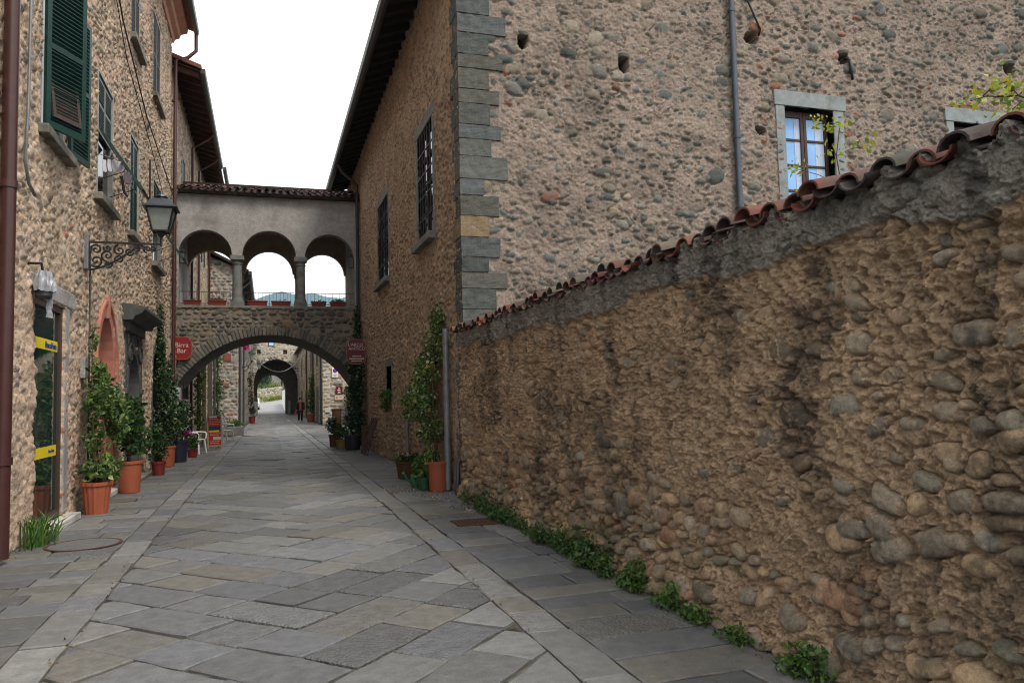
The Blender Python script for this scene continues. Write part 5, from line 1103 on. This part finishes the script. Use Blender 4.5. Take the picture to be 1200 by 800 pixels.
plant('potted_climber', 'tall dark ivy in an orange pot climbing the left house near the bridge', 'potted plant', (-2.38, 21.2, 0), .17, .2, .52, M_TERRA,
      [(0, .1, 1.2, .32, .42, .6, 1400), (-.12, .3, 2.0, .2, .45, .6, 1100), (-.22, .45, 2.9, .12, .45, .6, 800), (-.24, .6, 3.7, .08, .35, .5, 380)], .085, PAL_DK+PAL_MD[:1]+[(.2, .24, .16)], 104, [(-2.4, 21.4, 2.0), (-2.5, 21.8, 3.0), (-2.55, 22.1, 3.8)])
plant('potted_climber', 'dark ivy bush in a navy pot between the orange pot and the chair', 'potted plant', (-2.25, 22.6, 0), .2, .23, .58, M_NAVY,
      [(0, .0, 1.15, .34, .5, .55, 1300), (-.22, .2, 1.8, .18, .45, .5, 700), (-.3, .4, 2.4, .1, .4, .5, 350)], .085, PAL_DK+PAL_MD[:1]+[(.22, .26, .18)], 105, [(-2.3, 22.6, 1.6), (-2.4, 23, 2.6)])
def flowers(name, label, c, r, n, pal, seed, pot_=True):
    t = thing(name, label, 'flowers', c)
    leaves('blossoms', [(c[0], c[1], c[2]+.0, r, r, r*.9, n)], .075, pal, t, seed=seed, shell=.8, asp=.9); leaves('foliage', [(c[0], c[1], c[2]-.1, r*1.2, r*1.2, r, n)], .07, PAL_DK+PAL_MD, t, seed=seed+1)
    m = MB(); m.tube([(c[0]-.1, c[1], c[2]-.75), (c[0], c[1], c[2]-.3), (c[0], c[1], c[2])], .01, 5); m.build('stem', M_STEM, t); return t
MAG = [(.4, .03, .25), (.5, .06, .32), (.35, .02, .2)]
flowers('flowering_plant', 'magenta blossoms beside the meter box on the left of the arch', (-2.42, 24.8, 1.55), .14, 170, MAG, 111); flowers('flowering_plant', 'magenta blossoms low behind the white plastic chair', (-2.3, 25.4, .66), .17, 190, MAG, 113)
plant('potted_plant', 'low leafy plant on the pavement between the navy pot and the white chair', 'potted plant', (-2.05, 24.3, 0), .12, .14, .24, M_TERRADK, [(0, 0, .42, .22, .26, .2, 320)], .08, PAL_DK+PAL_MD, 106, [(-2.05, 24.3, .5)])
t = thing('meter_cabinet', 'grey white meter cabinet on the wall under the left of the arch', 'cabinet', FL.p(25.3, .1, 1.25)); m = MB(); m.box(24.95, 25.5, .02, .22, 1.25, 2.05, FL); b = m.build('cabinet', mat('grey enamel', (.42, .44, .46), .45, var=.1, spec=.4), t, bevel=.012); m = MB(); m.box(25.0, 25.45, .22, .232, 1.3, 1.62, FL); m.box(25.0, 25.45, .22, .232, 1.66, 2.0, FL); m.build('door', mat('grey enamel door', (.36, .38, .41), .4), t)
# right-hand plants
plant('potted_climber', 'large jasmine in a terracotta pot climbing the palace wall beside grey pipe', 'potted plant', (2.78, 12.95, 0), .15, .17, .5, M_TERRA,
      [(.14, .55, 2.95, .12, .4, .3, 480), (.1, .6, 2.5, .18, .5, .3, 700), (.02, 1.0, 2.1, .2, .75, .36, 1200), (-.1, 1.1, 1.5, .26, .9, .38, 1900), (-.06, 2.1, 1.45, .2, .7, .32, 800), (.0, .6, 1.0, .2, .6, .3, 700), (.06, 1.7, 1.95, .14, .6, .36, 560), (-.12, .05, .58, .16, .2, .14, 150)], .07, PAL_VAR+PAL_LT+[(.3, .26, .05), (.42, .42, .3)], 121,
      [(2.85, 13.3, 1.5), (2.9, 13.35, 3.0), (2.85, 13.9, 2.1), (2.85, 14.3, 1.5), (2.8, 13.2, 1.0)])
t = thing('basket_planter', 'brown wicker basket of small flowers on the right pavement', 'planter', (2.66, 15.2, 0)); m = MB(); m.lathe([(.17, .004), (.19, .02), (.23, .3), (.25, .31), (.25, .34), (.22, .34), (.21, .28)], (2.66, 15.2, 0), 30, flute=.02, nf=15); m.build('basket', M_WICKER, t, smooth='auto'); m = MB(); m.lathe([(.2, .27), (.2, .29), (0, .3)], (2.66, 15.2, 0), 16); m.build('soil', M_SOIL, t); leaves('foliage', [(2.66, 15.2, .4, .24, .24, .1, 420)], .06, PAL_MD+PAL_DK, t, seed=131); leaves('blossoms', [(2.66, 15.2, .46, .22, .22, .06, 60)], .05, [(.6, .6, .55), (.5, .3, .35)], t, seed=132)
plant('potted_plant', 'wide dark pot with trailing plant behind the wicker basket', 'potted plant', (2.8, 15.75, 0), .17, .22, .28, M_NAVY, [(0, 0, .34, .2, .22, .1, 260)], .06, PAL_DK, 133, [(2.8, 15.75, .4)])
plant('potted_plant', 'trailing green fern beside the terracotta pot at the wall foot', 'potted plant', (2.6, 13.25, 0), .11, .13, .22, mat('dark green plastic', (.02, .07, .035), .4, spec=.5), [(0, 0, .4, .2, .24, .22, 360), (0, .15, .22, .16, .2, .18, 160)], .075, PAL_MD+PAL_LT[:1], 134, [(2.6, 13.25, .5)])
t = thing('watering_can', 'green watering can tucked behind the terracotta pot', 'watering can', (2.55, 13.7, 0)); m = MB(); m.lathe([(.1, .004), (.11, .02), (.11, .2), (.09, .23), (.07, .23)], (2.55, 13.7, 0), 18); m.tube([(2.46, 13.66, .06), (2.36, 13.62, .16), (2.29, 13.58, .27)], [.02, .016, .024], 8); m.tube([(2.62, 13.74, .06), (2.72, 13.78, .12), (2.71, 13.78, .24), (2.6, 13.72, .26)], .012, 8); m.build('can', mat('green can plastic', (.03, .16, .08), .4, spec=.5), t, smooth='auto')
t = thing('wall_fern', 'bright green fern growing from the small low window of the palace', 'fern', FR.p(19.75, .12, 1.5)); leaves('foliage', [(*FR.p(19.75, .14, 1.62), .16, .34, .2, 420), (*FR.p(19.8, .15, 1.4), .12, .25, .18, 160)], .075, PAL_LT+PAL_MD, t, seed=141); m = MB(); m.tube([FR.p(19.75, -.02, 1.52), FR.p(19.75, .14, 1.62)], .012, 5); m.build('stem', M_STEM, t)
t = plant('potted_climber', 'tall dark star jasmine column in a tub at the right foot of the bridge', 'potted plant', (2.58, 24.6, 0), .22, .26, .45, M_NAVY,
      [(.08, .05, .95, .34, .5, .6, 1500), (.1, .1, 1.8, .33, .5, .6, 1500), (.12, .1, 2.55, .3, .45, .5, 1200), (.26, 1.0, 3.5, .16, .35, .5, 420), (.3, 1.2, 4.2, .12, .3, .5, 220)], .085, PAL_DK+PAL_DK+PAL_MD[:1]+[(.28, .32, .24)], 151, [(2.65, 24.6, 1.8), (2.7, 24.7, 3.0), (2.75, 25.1, 4.2)])
plant('potted_plant', 'pale flowering plant in a wooden tub left of the jasmine column', 'potted plant', (2.2, 26.6, 0), .17, .2, .4, M_WICKER, [(0, 0, .62, .3, .34, .26, 560), (-.1, -.1, .85, .2, .22, .16, 160)], .085, PAL_MD+PAL_DK+[(.35, .38, .32)], 152, [(2.2, 26.6, .8)])
plant('potted_plant', 'low green plant in a yellowish pot just before the jasmine column', 'potted plant', (2.3, 25.3, 0), .15, .18, .3, mat('ochre pot', (.2, .14, .04), .7), [(0, 0, .5, .26, .3, .24, 460)], .08, PAL_MD+PAL_DK[:2], 153, [(2.3, 25.3, .6)])
t = thing('folding_chair', 'folded wooden slat chairs leaning against the palace wall', 'chair', (2.75, 22, 0)); m = MB()
for i in range(7): y = 21.4+i*.2; m.bar((2.62-.02*(i % 3), y, .02), (2.93, y+.03, 1.02-.03*(i % 2)), .035, .025)
m.bar((2.86, 21.35, .8), (2.86, 22.7, .8), .03); m.bar((2.72, 21.35, .35), (2.72, 22.7, .35), .03); m.build('slats', mat('dull dark wood', (.06, .035, .03), .7, var=.3), t)
# weeds along the wall foot: one mat of ground cover, then clumps one can tell apart
def weedmat(Y): return 2.86
def onwall(P): P[:, 0] = np.minimum(P[:, 0], 2.93); P[:, 2] = np.abs(P[:, 2]-.01)+.01; return P
bl = []; q = random.Random(17); y = 6.2
while y < 11.6:
    d = max(.15, min(1, .45+.6*math.sin(y*2.1)+.3*math.sin(y*5)+ (.5 if 6.5 < y < 8.6 else 0))); bl.append((2.85+q.gauss(0, .03), y, .08, .07+.05*d, .14, .06+.12*d*q.uniform(.5, 1.3), int(260*d*q.uniform(.1, 1.4)))); y += .13
tag(leaves('weeds', bl, .042, PAL_MD+PAL_LT[2:3]+PAL_DK[2:3]+[(.1, .13, .05)], seed=161, flat=onwall), 'low green weeds growing along the foot of the cobble wall', 'weeds', kind='stuff')
for i, (y, n, h, lab) in enumerate(((5.72, 520, .2, 'thick weed clump just nearer than the long strip of weeds'), (4.75, 170, .13, 'small weed tuft at the wall foot between two gaps'), (4.3, 110, .1, 'smallest weed tuft at the wall foot near the camera'), (3.63, 330, .17, 'nearest bright weed clump at the foot of the cobble wall'), (5.15, 240, .15, 'middling weed clump at the wall foot beyond the small tufts'))):
    t = thing('weed_clump', lab, 'weeds', (2.84, y, 0), group='weed clumps at the foot of the garden wall'); leaves('foliage', [(2.83, y, h*.55, .1, .16, h*.7, n), (2.8, y+.12, h*.3, .08, .1, h*.4, n//3)], .04, PAL_MD+PAL_LT[:2], t, seed=170+i, flat=onwall)
    m = MB()
    for k in range(7): m.tube([(2.85, y+random.Random(k+i).uniform(-.08, .08), -.005), (2.82+.02*math.sin(k), y+.1*math.cos(k*2.1), h*.9)], .004, 4)
    m.build('stem', M_STEM, t)
t = thing('weed_clump', 'grassy weed tuft with yellow flower at the foot of the maroon downpipe', 'weeds', (-2.5, 10.25, 0)); m = MB(); q = random.Random(6)
for k in range(170):
    a = q.uniform(0, 6.28); r = q.uniform(.05, .3); x, y = -2.52+q.gauss(0, .06), 10.3+q.gauss(0, .17); h = q.uniform(.12, .38); m.setc([c*q.uniform(.6, 1.3) for c in q.choice(PAL_MD+PAL_LT)])
    e = (x+math.cos(a)*r*.8, y+math.sin(a)*r, h); mid = ((x*.6+e[0]*.4), (y*.6+e[1]*.4), h*.72); w_ = .007
    m.add([(x-w_, y, 0), (x+w_, y, 0), (mid[0]+w_, mid[1], mid[2]), (mid[0]-w_, mid[1], mid[2]), e], [(0, 1, 2, 3), (3, 2, 4)])
m.build('blades', M_LEAF, t, fix=False); m = MB(); m.setc((.6, .4, .02)); m.lathe([(0, .3), (.03, .31), (0, .325)], (-2.25, 10.25, 0), 8); m.build('flower', M_LEAF, t)
def onfloor(P): P[:, 2] = .006+np.abs(P[:, 2])*.25; return P
tag(leaves('fallen_petals', [(2.55, 12.1, 0, .45, .9, .03, 150), (2.3, 13.4, 0, .4, .8, .03, 110), (2.7, 10.6, 0, .25, 1.0, .03, 70), (2.86, 14.5, 0, .1, 1.6, .03, 120)], .03, [(.5, .48, .4), (.4, .35, .2), (.2, .14, .07), (.12, .08, .04)], seed=165, flat=onfloor), kind='stuff')
tag(leaves('leaf_litter', [(-2.6, 11, 0, .1, 2.5, .03, 140), (-2.55, 17, 0, .16, 4, .03, 260), (2.88, 6, 0, .12, 4.5, .03, 420), (-1.27, 8, 0, .06, 4, .02, 60), (1.68, 8, 0, .06, 4, .02, 60)], .022, [(.16, .11, .06), (.1, .07, .04), (.07, .06, .04), (.22, .17, .09), (.05, .05, .03)], seed=166, flat=onfloor), kind='stuff')
# shoots rising from the garden over the wall
def sprig(label, base, tip, n, seed, spread=.2):
    t = thing('vine_shoot', label, 'vine', base); q = random.Random(seed); m = MB(); pts = [Vector(base).lerp(Vector(tip), i/8)+Vector((q.gauss(0, .012), q.gauss(0, .012), .05*math.sin(i*.5))) for i in range(9)]
    m.tube(pts, [.009-.0008*i for i in range(9)], 6); bl = []
    for i in range(3, 9):
        for k in range(2):
            e = pts[i]+Vector((q.gauss(0, spread), q.gauss(0, spread), q.gauss(.03, spread*.6))); m.tube([pts[i], (pts[i]+e)/2+Vector((0, 0, .015)), e], .0025, 4); bl.append((*e, .1, .1, .07, n))
    m.build('stem', M_STEM, t); leaves('foliage', bl, .034, PAL_YL, t, seed=seed, asp=.6)
sprig('tall yellow green vine shoot over the wall before the brown window', (3.5, 4.05, 1.6), (3.44, 3.88, 3.28), 24, 181, .1)
sprig('short yellow vine shoot over the wall left of the brown window', (3.5, 4.55, 1.8), (3.42, 4.5, 2.86), 24, 182, .08)
sprig('yellow green vine shoot arching in above the tile coping at far right', (3.42, 2.2, 2.6), (3.3, 2.75, 3.02), 24, 183, .08)

# A-board, chairs, posts beyond the bridge
t = thing('menu_board', 'red and black folding menu board beside the white chairs', 'sign board', (-1.72, 28.5, 0)); FA = Fr((-1.72, 28.5, 0), (.97, .24, 0), (.24, -.97, 0))
def lean(u, n, z): return FA.p(u, n-(z*.2), z)
m = MB(); hw = .22
for s in (-1, 1): m.bar(lean(s*hw, .25, 0), lean(s*hw, .25, 1.12), .04); m.bar(FA.p(s*hw, -.25, 0), FA.p(s*hw, .02, 1.1), .04)
m.bar(lean(-hw, .25, 1.12), lean(hw, .25, 1.12), .04); m.bar(lean(-hw, .25, .1), lean(hw, .25, .1), .04); m.build('frame', mat('pale pine', (.42, .3, .18), .7, var=.15), t)
def apanel(name, z0, z1, mt, o=.006, u0=-.2, u1=.2): m = MB(); m.hexa([lean(u0, .25, z0), lean(u1, .25, z0), lean(u1, .25+o, z0), lean(u0, .25+o, z0), lean(u0, .25, z1), lean(u1, .25, z1), lean(u1, .25+o, z1), lean(u0, .25+o, z1)]); return m.build(name, mt, t)
apanel('panel', .12, 1.1, mat('red board', (.42, .015, .012), .5, var=.1)); apanel('black_band', .62, .76, M_IRON, .009); apanel('yellow_band', .56, .62, M_YELLOW, .01, -.18, .14); apanel('cream_label', .3, .4, M_CREAM, .011, -.06, .19); apanel('white_clip', 1.05, 1.13, M_WHITE, .014, -.18, .08)
m = MB(); q = random.Random(3)
for z in (1.0, .94, .88, .82, .5, .45, .24, .18):
    x = -.16
    while x < .14: l = q.uniform(.03, .09); m.hexa([lean(x, .256, z), lean(x+l, .256, z), lean(x+l, .262, z), lean(x, .262, z), lean(x, .256, z+.022), lean(x+l, .256, z+.022), lean(x+l, .262, z+.022), lean(x, .262, z+.022)]); x += l+.02
m.build('menu_lines', mat('pinkish chalk', (.6, .35, .3), .7), t)
def plastic_chair(name, label, loc, rz):
    t = thing(name, label, 'chair', (0, 0, 0)); W = Fr((0, 0, 0), (1, 0, 0), (0, 1, 0))
    m = MB(); m.box(-.23, .23, -.22, .22, .42, .445); m.build('seat', M_PLASTICW, t, bevel=.01)
    m = MB(); n = 9
    for i in range(n):
        a = (i-(n-1)/2)*.055; m.bar((a, .21+.02*math.cos(a*5), .5), (a*1.08, .3+.02*math.cos(a*5), .84), .036, .016)
    m.tube([(-.25, .24, .45), (-.26, .29, .7), (-.22, .32, .86), (0, .335, .9), (.22, .32, .86), (.26, .29, .7), (.25, .24, .45)], .022, 8); m.build('backrest', M_PLASTICW, t, smooth='auto')
    for s in (-1, 1):
        m = MB(); m.tube([(s*.26, .27, .66), (s*.29, .05, .665), (s*.29, -.2, .65), (s*.27, -.24, .6), (s*.25, -.23, .44)], .021, 8); m.build('armrest', M_PLASTICW, t, smooth='auto')
        for y in (-.2, .2): m = MB(); m.tube([(s*.21, y, .43), (s*.26, y*1.25, .0)], [.032, .02], 8); m.build('leg', M_PLASTICW, t, smooth='auto')
    t.location = loc; t.rotation_euler = (0, 0, rz); return t
ch = plastic_chair('garden_chair', 'white plastic armchair left of the menu board under the arch', (-2.12, 26.0, 0), R(70))
ch['group'] = 'white plastic chairs on the pavement'
for loc, rz, lab in (((-1.9, 31.2, 0), R(-20), 'white plastic armchair directly behind the red menu board'), ((-1.62, 33.6, 0), R(150), 'white plastic armchair farthest along, beside the stone planter')): dup(ch, loc, rz, lab)
t = thing('cafe_table', 'small white table beside the farthest white chair', 'table', (-1.72, 32.6, 0)); m = MB(); m.lathe([(.32, .70), (.34, .71), (.34, .73), (0, .735)], (-1.72, 32.6, 0), 24); m.build('table_top', M_PLASTICW, t); m = MB(); m.tube([(-1.72, 32.6, .02), (-1.72, 32.6, .71)], .03, 8); m.lathe([(.2, .0), (.2, .02), (.03, .05)], (-1.72, 32.6, 0), 16); m.build('leg', M_PLASTICW, t)
for x, y, h, mt, lab in ((-2.18, 30.4, 3.9, mat('pale post', (.5, .45, .37), .7, var=.12), 'pale wooden awning post nearest the bridge'), (-2.08, 32.2, 4.6, mat('pale post'), 'pale wooden awning post behind the red menu board'), (-1.98, 33.2, 4.6, M_PIPEGREY, 'thin grey metal post next to the vine')):
    t = thing('awning_post', lab, 'post', (x, y, 0)); m = MB(); w_ = .075 if mt is not M_PIPEGREY else .04; m.box(x-w_, x+w_, y-w_, y+w_, .0, h); m.box(x-w_*1.5, x+w_*1.5, y-w_*1.5, y+w_*1.5, 0, .06); m.build('post', mt, t, bevel=.008)
def vine(label, c, blobs, pal, seed, size=.1):
    t = thing('climbing_vine', label, 'vine', c); leaves('foliage', [(c[0]+a, c[1]+b, c[2]+z, rx, ry, rz, n) for a, b, z, rx, ry, rz, n in blobs], size, pal, t, seed=seed); top = max(b[2] for b in blobs); m = MB(); m.tube([(c[0], c[1], 0), (c[0]+.04, c[1]-.03, top*.5), (c[0], c[1], top)], [.03, .02, .01], 6); m.build('stem', M_STEM, t)
vine('yellow green vine climbing the awning post under the arch', (-2.3, 29.9, 0), [(0, 0, 1.2, .2, .2, .7, 350), (0, 0, 2.4, .22, .22, .8, 450), (0, .1, 3.4, .2, .25, .6, 300)], PAL_YL[1:2]+PAL_LT+[(.25, .16, .05)], 191)
vine('fresh green vine column beside the grey brick house front', (-1.95, 34.2, 0), [(0, 0, .9, .3, .3, .7, 500), (0, 0, 2.1, .28, .3, .8, 600), (-.05, 0, 3.3, .24, .25, .8, 450), (-.1, 0, 4.4, .15, .2, .5, 160)], PAL_LT+PAL_MD, 192)
t = thing('stone_planter', 'low stone trough with green plants at the corner of the grey house', 'planter', (-1.35, 38.6, 0)); m = MB(); m.box(-1.85, -1.0, 38.2, 38.7, .0, .42); m.build('trough', M_GREYSTONE, t, bevel=.03); leaves('foliage', [(-1.42, 38.45, .55, .42, .22, .2, 500)], .08, PAL_LT+PAL_MD, t, seed=193)
plant('potted_plant', 'red flowering shrub in a red pot by the left far wall', 'potted plant', (-.95, 57.6, 0), .18, .22, .5, M_TERRADK, [(0, 0, .9, .26, .3, .35, 260), (-.1, 0, 1.8, .22, .3, .7, 300), (-.12, .3, 3.0, .2, .3, .7, 260)], .12, PAL_DK+[(.3, .03, .06)], 194, [(-1.05, 57.6, 1.8)])
plant('potted_tree', 'slim green conifer in a terracotta pot behind the walking person', 'potted plant', (3.0, 56.5, 0), .22, .27, .55, M_TERRA, [(.05, 0, 1.1, .36, .36, .5, 500), (.05, 0, 1.9, .3, .3, .6, 500), (.08, 0, 2.8, .2, .2, .7, 300)], .12, PAL_MD+PAL_LT[:1], 195, [(3.02, 56.5, 2.8)])
vine('leafy creeper hanging on the pale corner house beside the red plate', (4.75, 47.9, 0), [(0, 0, 1.4, .25, .25, .5, 260), (.2, 0, 2.0, .35, .25, .4, 260)], PAL_DK+PAL_MD, 196)
t = thing('litter_bin', 'brown litter bin at the foot of the pale corner house', 'bin', (4.05, 47.6, 0)); m = MB(); m.lathe([(.22, 0), (.25, .04), (.28, .9), (.31, .92), (.31, 1.0), (.05, 1.03)], (4.05, 47.6, 0), 20); m.build('bin', M_WICKER, t, smooth='auto')
t = thing('bicycle', 'dark blue bicycle leaning by the bin before the pale corner house', 'bicycle', (4.2, 44.2, 0)); m = MB()
def bk(y, z): return (4.35-.1*(z), 43.6+y, z)
for y in (0, 1.02): w2 = MB(); w2.tube([bk(y+math.cos(a)*.33, .34+math.sin(a)*.33) for a in [i*.2618 for i in range(24)]], .022, 6, closed=True); [w2.tube([bk(y, .34), bk(y+math.cos(i*.7854)*.32, .34+math.sin(i*.7854)*.32)], .003, 3) for i in range(8)]; w2.build('wheel', M_IRON, t)
for a, b in (((0, .34), (.28, .78)), ((.28, .78), (.86, .82)), ((.28, .34), (.28, .92)), ((.28, .34), (.86, .8)), ((0, .34), (.28, .34)), ((.84, .96), (1.02, .34))): m.tube([bk(*a), bk(*b)], .02, 6)
m.build('frame', M_BLUE, t); m = MB(); m.box(4.2, 4.32, 43.76, 44.0, .92, .97); m.build('saddle', M_IRON, t); m = MB(); m.tube([(4.02, 44.42, 1.0), (4.24, 44.46, .98), (4.5, 44.42, 1.0)], .014, 6); m.build('handlebar', M_IRON, t)
# street lanterns, flowers and cable farther down
for x, y, z, lab in ((-.72, 43.6, 3.75, 'pale lantern on a wall bracket at the near end of the grey house'), (-.5, 60, 3.95, 'dark lantern farther down the grey house wall')):
    t = thing('street_lamp', lab, 'street lamp', (x, y, z)); m = MB(); m.tube([(XL, y, z-.35), (x-.2, y, z-.3), (x, y, z-.05)], .025, 6); m.tube([(XL, y, z-.8), (x-.15, y, z-.33)], .018, 6); m.build('bracket', M_IRON, t)
    m = MB(); m.lathe([(.08, 0), (.16, .38)], (x, y, z), 6); m.build('lantern_glass', M_LAMPGL, t); m = MB(); m.lathe([(.22, .38), (.2, .42), (.08, .54), (.03, .62)], (x, y, z), 6); m.lathe([(.05, -.06), (.085, 0.0)], (x, y, z), 6); m.build('lantern_cap', M_IRON, t)
t = thing('hanging_flowers', 'bright pink flowers hanging high on the near corner of the grey house', 'flowers', (-1.0, 41, 4.4)); leaves('blossoms', [(-.97, 41, 4.35, .16, .2, .22, 260)], .09, [(.55, .03, .22), (.6, .06, .3)], t, seed=201, asp=.9); leaves('foliage', [(-1.05, 41, 4.5, .2, .25, .2, 120)], .09, PAL_DK, t, seed=202); m = MB(); m.tube([(XL, 41, 4.6), (-1.0, 41, 4.6), (-1.0, 41, 4.3)], .015, 5); m.build('bracket', M_IRON, t)
cable('overhead_cable', [(-.8, 43.6, 4.1), (3.28, 70, 6.2)], .025, 'pale slack cable slung across the street before the far gateway', M_PIPEGREY, sag=1.5)

# ------------------------------------------------------------------ the walking person
t = thing('person', 'person in dark coat and pink top with pink bag walking down the street', 'person', (2.35, 57.8, 0))
def skin(name, pts, edges, rad, mt, parent, sub=2):
    me = bpy.data.meshes.new(name); off = origin(parent); me.from_pydata([Vector(p)-off for p in pts], edges, []); me.materials.append(mt); o = bpy.data.objects.new(name, me); COL.objects.link(o); o.parent = parent
    md = o.modifiers.new('skin', 'SKIN')
    for i, r in enumerate(rad): v = me.skin_vertices[0].data[i]; v.radius = (r, r) if not hasattr(r, '__len__') else r; v.use_root = (i == 0)
    md.use_smooth_shade = True; o.modifiers.new('sub', 'SUBSURF').levels = sub; o.modifiers['sub'].render_levels = sub; return o
X, Y = 2.35, 57.8; P = lambda x, y, z: (X+x, Y+y, z)
M_SKIN = mat('skin', (.45, .26, .18), .5, var=.05)
skin('body', [P(0, 0, .9), P(0, 0, 1.1), P(0, -.01, 1.3), P(0, -.01, 1.42), P(0, -.03, 1.5), P(0, -.05, 1.6), P(0, -.05, 1.68), P(.17, 0, 1.38), P(.24, .04, 1.1), P(.24, -.08, .86), P(.25, -.12, .76), P(-.17, 0, 1.38), P(-.24, -.05, 1.1), P(-.25, -.15, .88), P(-.25, -.2, .78), P(.09, 0, .86), P(.1, -.16, .48), P(.1, -.1, .08), P(.1, -.24, .03), P(-.09, 0, .86), P(-.1, .08, .46), P(-.1, .22, .1), P(-.1, .12, .03)],
     [(0, 1), (1, 2), (2, 3), (3, 4), (4, 5), (5, 6), (3, 7), (7, 8), (8, 9), (9, 10), (3, 11), (11, 12), (12, 13), (13, 14), (0, 15), (15, 16), (16, 17), (17, 18), (0, 19), (19, 20), (20, 21), (21, 22)],
     [.14, .13, .15, .09, .055, .095, .07, .06, .045, .035, .035, .06, .045, .035, .035, .085, .06, .04, .03, .085, .06, .04, .03], M_SKIN, t)
m = MB(); m.lathe([(.23, .72), (.21, .95), (.17, 1.12), (.21, 1.3), (.2, 1.4), (.1, 1.46)], P(0, 0, 0), 20, sx=1, sy=.75); m.build('coat', mat('dark coat', (.018, .015, .02), .8), t, smooth='auto')
for s, p in ((1, [P(.19, 0, 1.4), P(.25, .04, 1.1), P(.245, -.08, .88)]), (-1, [P(-.19, 0, 1.4), P(-.25, -.05, 1.1), P(-.255, -.15, .9)])): m = MB(); m.tube(p, [.085, .065, .055], 10); m.build('sleeve', mat('dark coat'), t, smooth=True)
for p in ([P(.09, 0, .86), P(.1, -.16, .48), P(.1, -.1, .1)], [P(-.09, 0, .86), P(-.1, .08, .46), P(-.1, .22, .12)]): m = MB(); m.tube(p, [.1, .078, .06], 10); m.build('trouser_leg', mat('dark trousers', (.02, .02, .03), .8), t, smooth=True)
m = MB(); m.hexa([P(-.07, -.2, .8), P(.07, -.2, .8), P(.07, -.165, .8), P(-.07, -.165, .8), P(-.08, -.19, 1.4), P(.08, -.19, 1.4), P(.08, -.1, 1.4), P(-.08, -.1, 1.4)]); m.build('pink_top', mat('pink cloth', (.5, .08, .13), .8), t, bevel=.02)
m = MB(); m.lathe([(.02, 1.52), (.1, 1.55), (.118, 1.66), (.09, 1.74), (.02, 1.77)], P(0, .0, 0), 16); m.build('hair', mat('dark hair', (.03, .018, .012), .6), t, smooth=True)
m = MB(); m.hexa([P(-.42, -.2, .5), P(-.26, -.2, .5), P(-.26, -.12, .5), P(-.42, -.12, .5), P(-.38, -.19, .78), P(-.29, -.19, .78), P(-.29, -.13, .78), P(-.38, -.13, .78)]); m.tube([P(-.36, -.16, .78), P(-.3, -.17, .9), P(-.26, -.18, .84)], .012, 6); m.build('bag', mat('pink bag', (.5, .05, .12), .6), t, bevel=.02)

# ------------------------------------------------------------------ the white car half seen through the far arch
cx, cy = -1.62, 103.0; cz = tz(cx, cy)+.03; t = thing('parked_car', 'white hatchback partly seen through the left of the far gateway', 'car', (cx, cy, cz)); FC = Fr((cx, cy, cz), (0, 1, 0), (1, 0, 0))
prof = [(-1.9, .3), (-1.92, .62), (-1.8, .82), (-1.0, .95), (-.45, 1.42), (.9, 1.46), (1.6, 1.05), (1.85, .9), (1.9, .3)]
m = MB(); m.plate(prof, -.8, .8, FC); m.build('body', mat('white car paint', (.75, .75, .76), .25, var=.02, spec=.5, coat=.5), t, bevel=.06)
m = MB(); m.plate([(-.93, .98), (-.42, 1.38), (.86, 1.41), (1.45, 1.07)], -.812, .812, FC); m.build('side_window', M_GLASS, t)
m = MB(); m.hexa([FC.p(-1.0, -.68, .97), FC.p(-1.0, .68, .97), FC.p(-.98, .68, .99), FC.p(-.98, -.68, .99), FC.p(-.5, -.6, 1.4), FC.p(-.5, .6, 1.4), FC.p(-.48, .6, 1.42), FC.p(-.48, -.6, 1.42)]); m.build('windscreen', M_GLASS, t)
for u in (-1.2, 1.2):
    for n in (-.72, .72): m = MB(); x, y, z = FC.p(u, n, .31); m.tube([(x-.1, y, z), (x+.1, y, z)], .31, 20); w_ = m.build('wheel', M_IRON, t); m = MB(); m.tube([(x-.105, y, z), (x+.105, y, z)], .18, 16); m.build('rim', M_PIPEGREY, w_)
for n in (-.6, .6): m = MB(); m.box(-1.94, -1.86, n-.14, n+.14, .66, .8, FC); m.build('headlight', M_LAMPGL, t, bevel=.02)
m = MB(); m.box(-1.95, -1.9, -.7, .7, .3, .5, FC); m.build('bumper', M_IRON, t, bevel=.02)
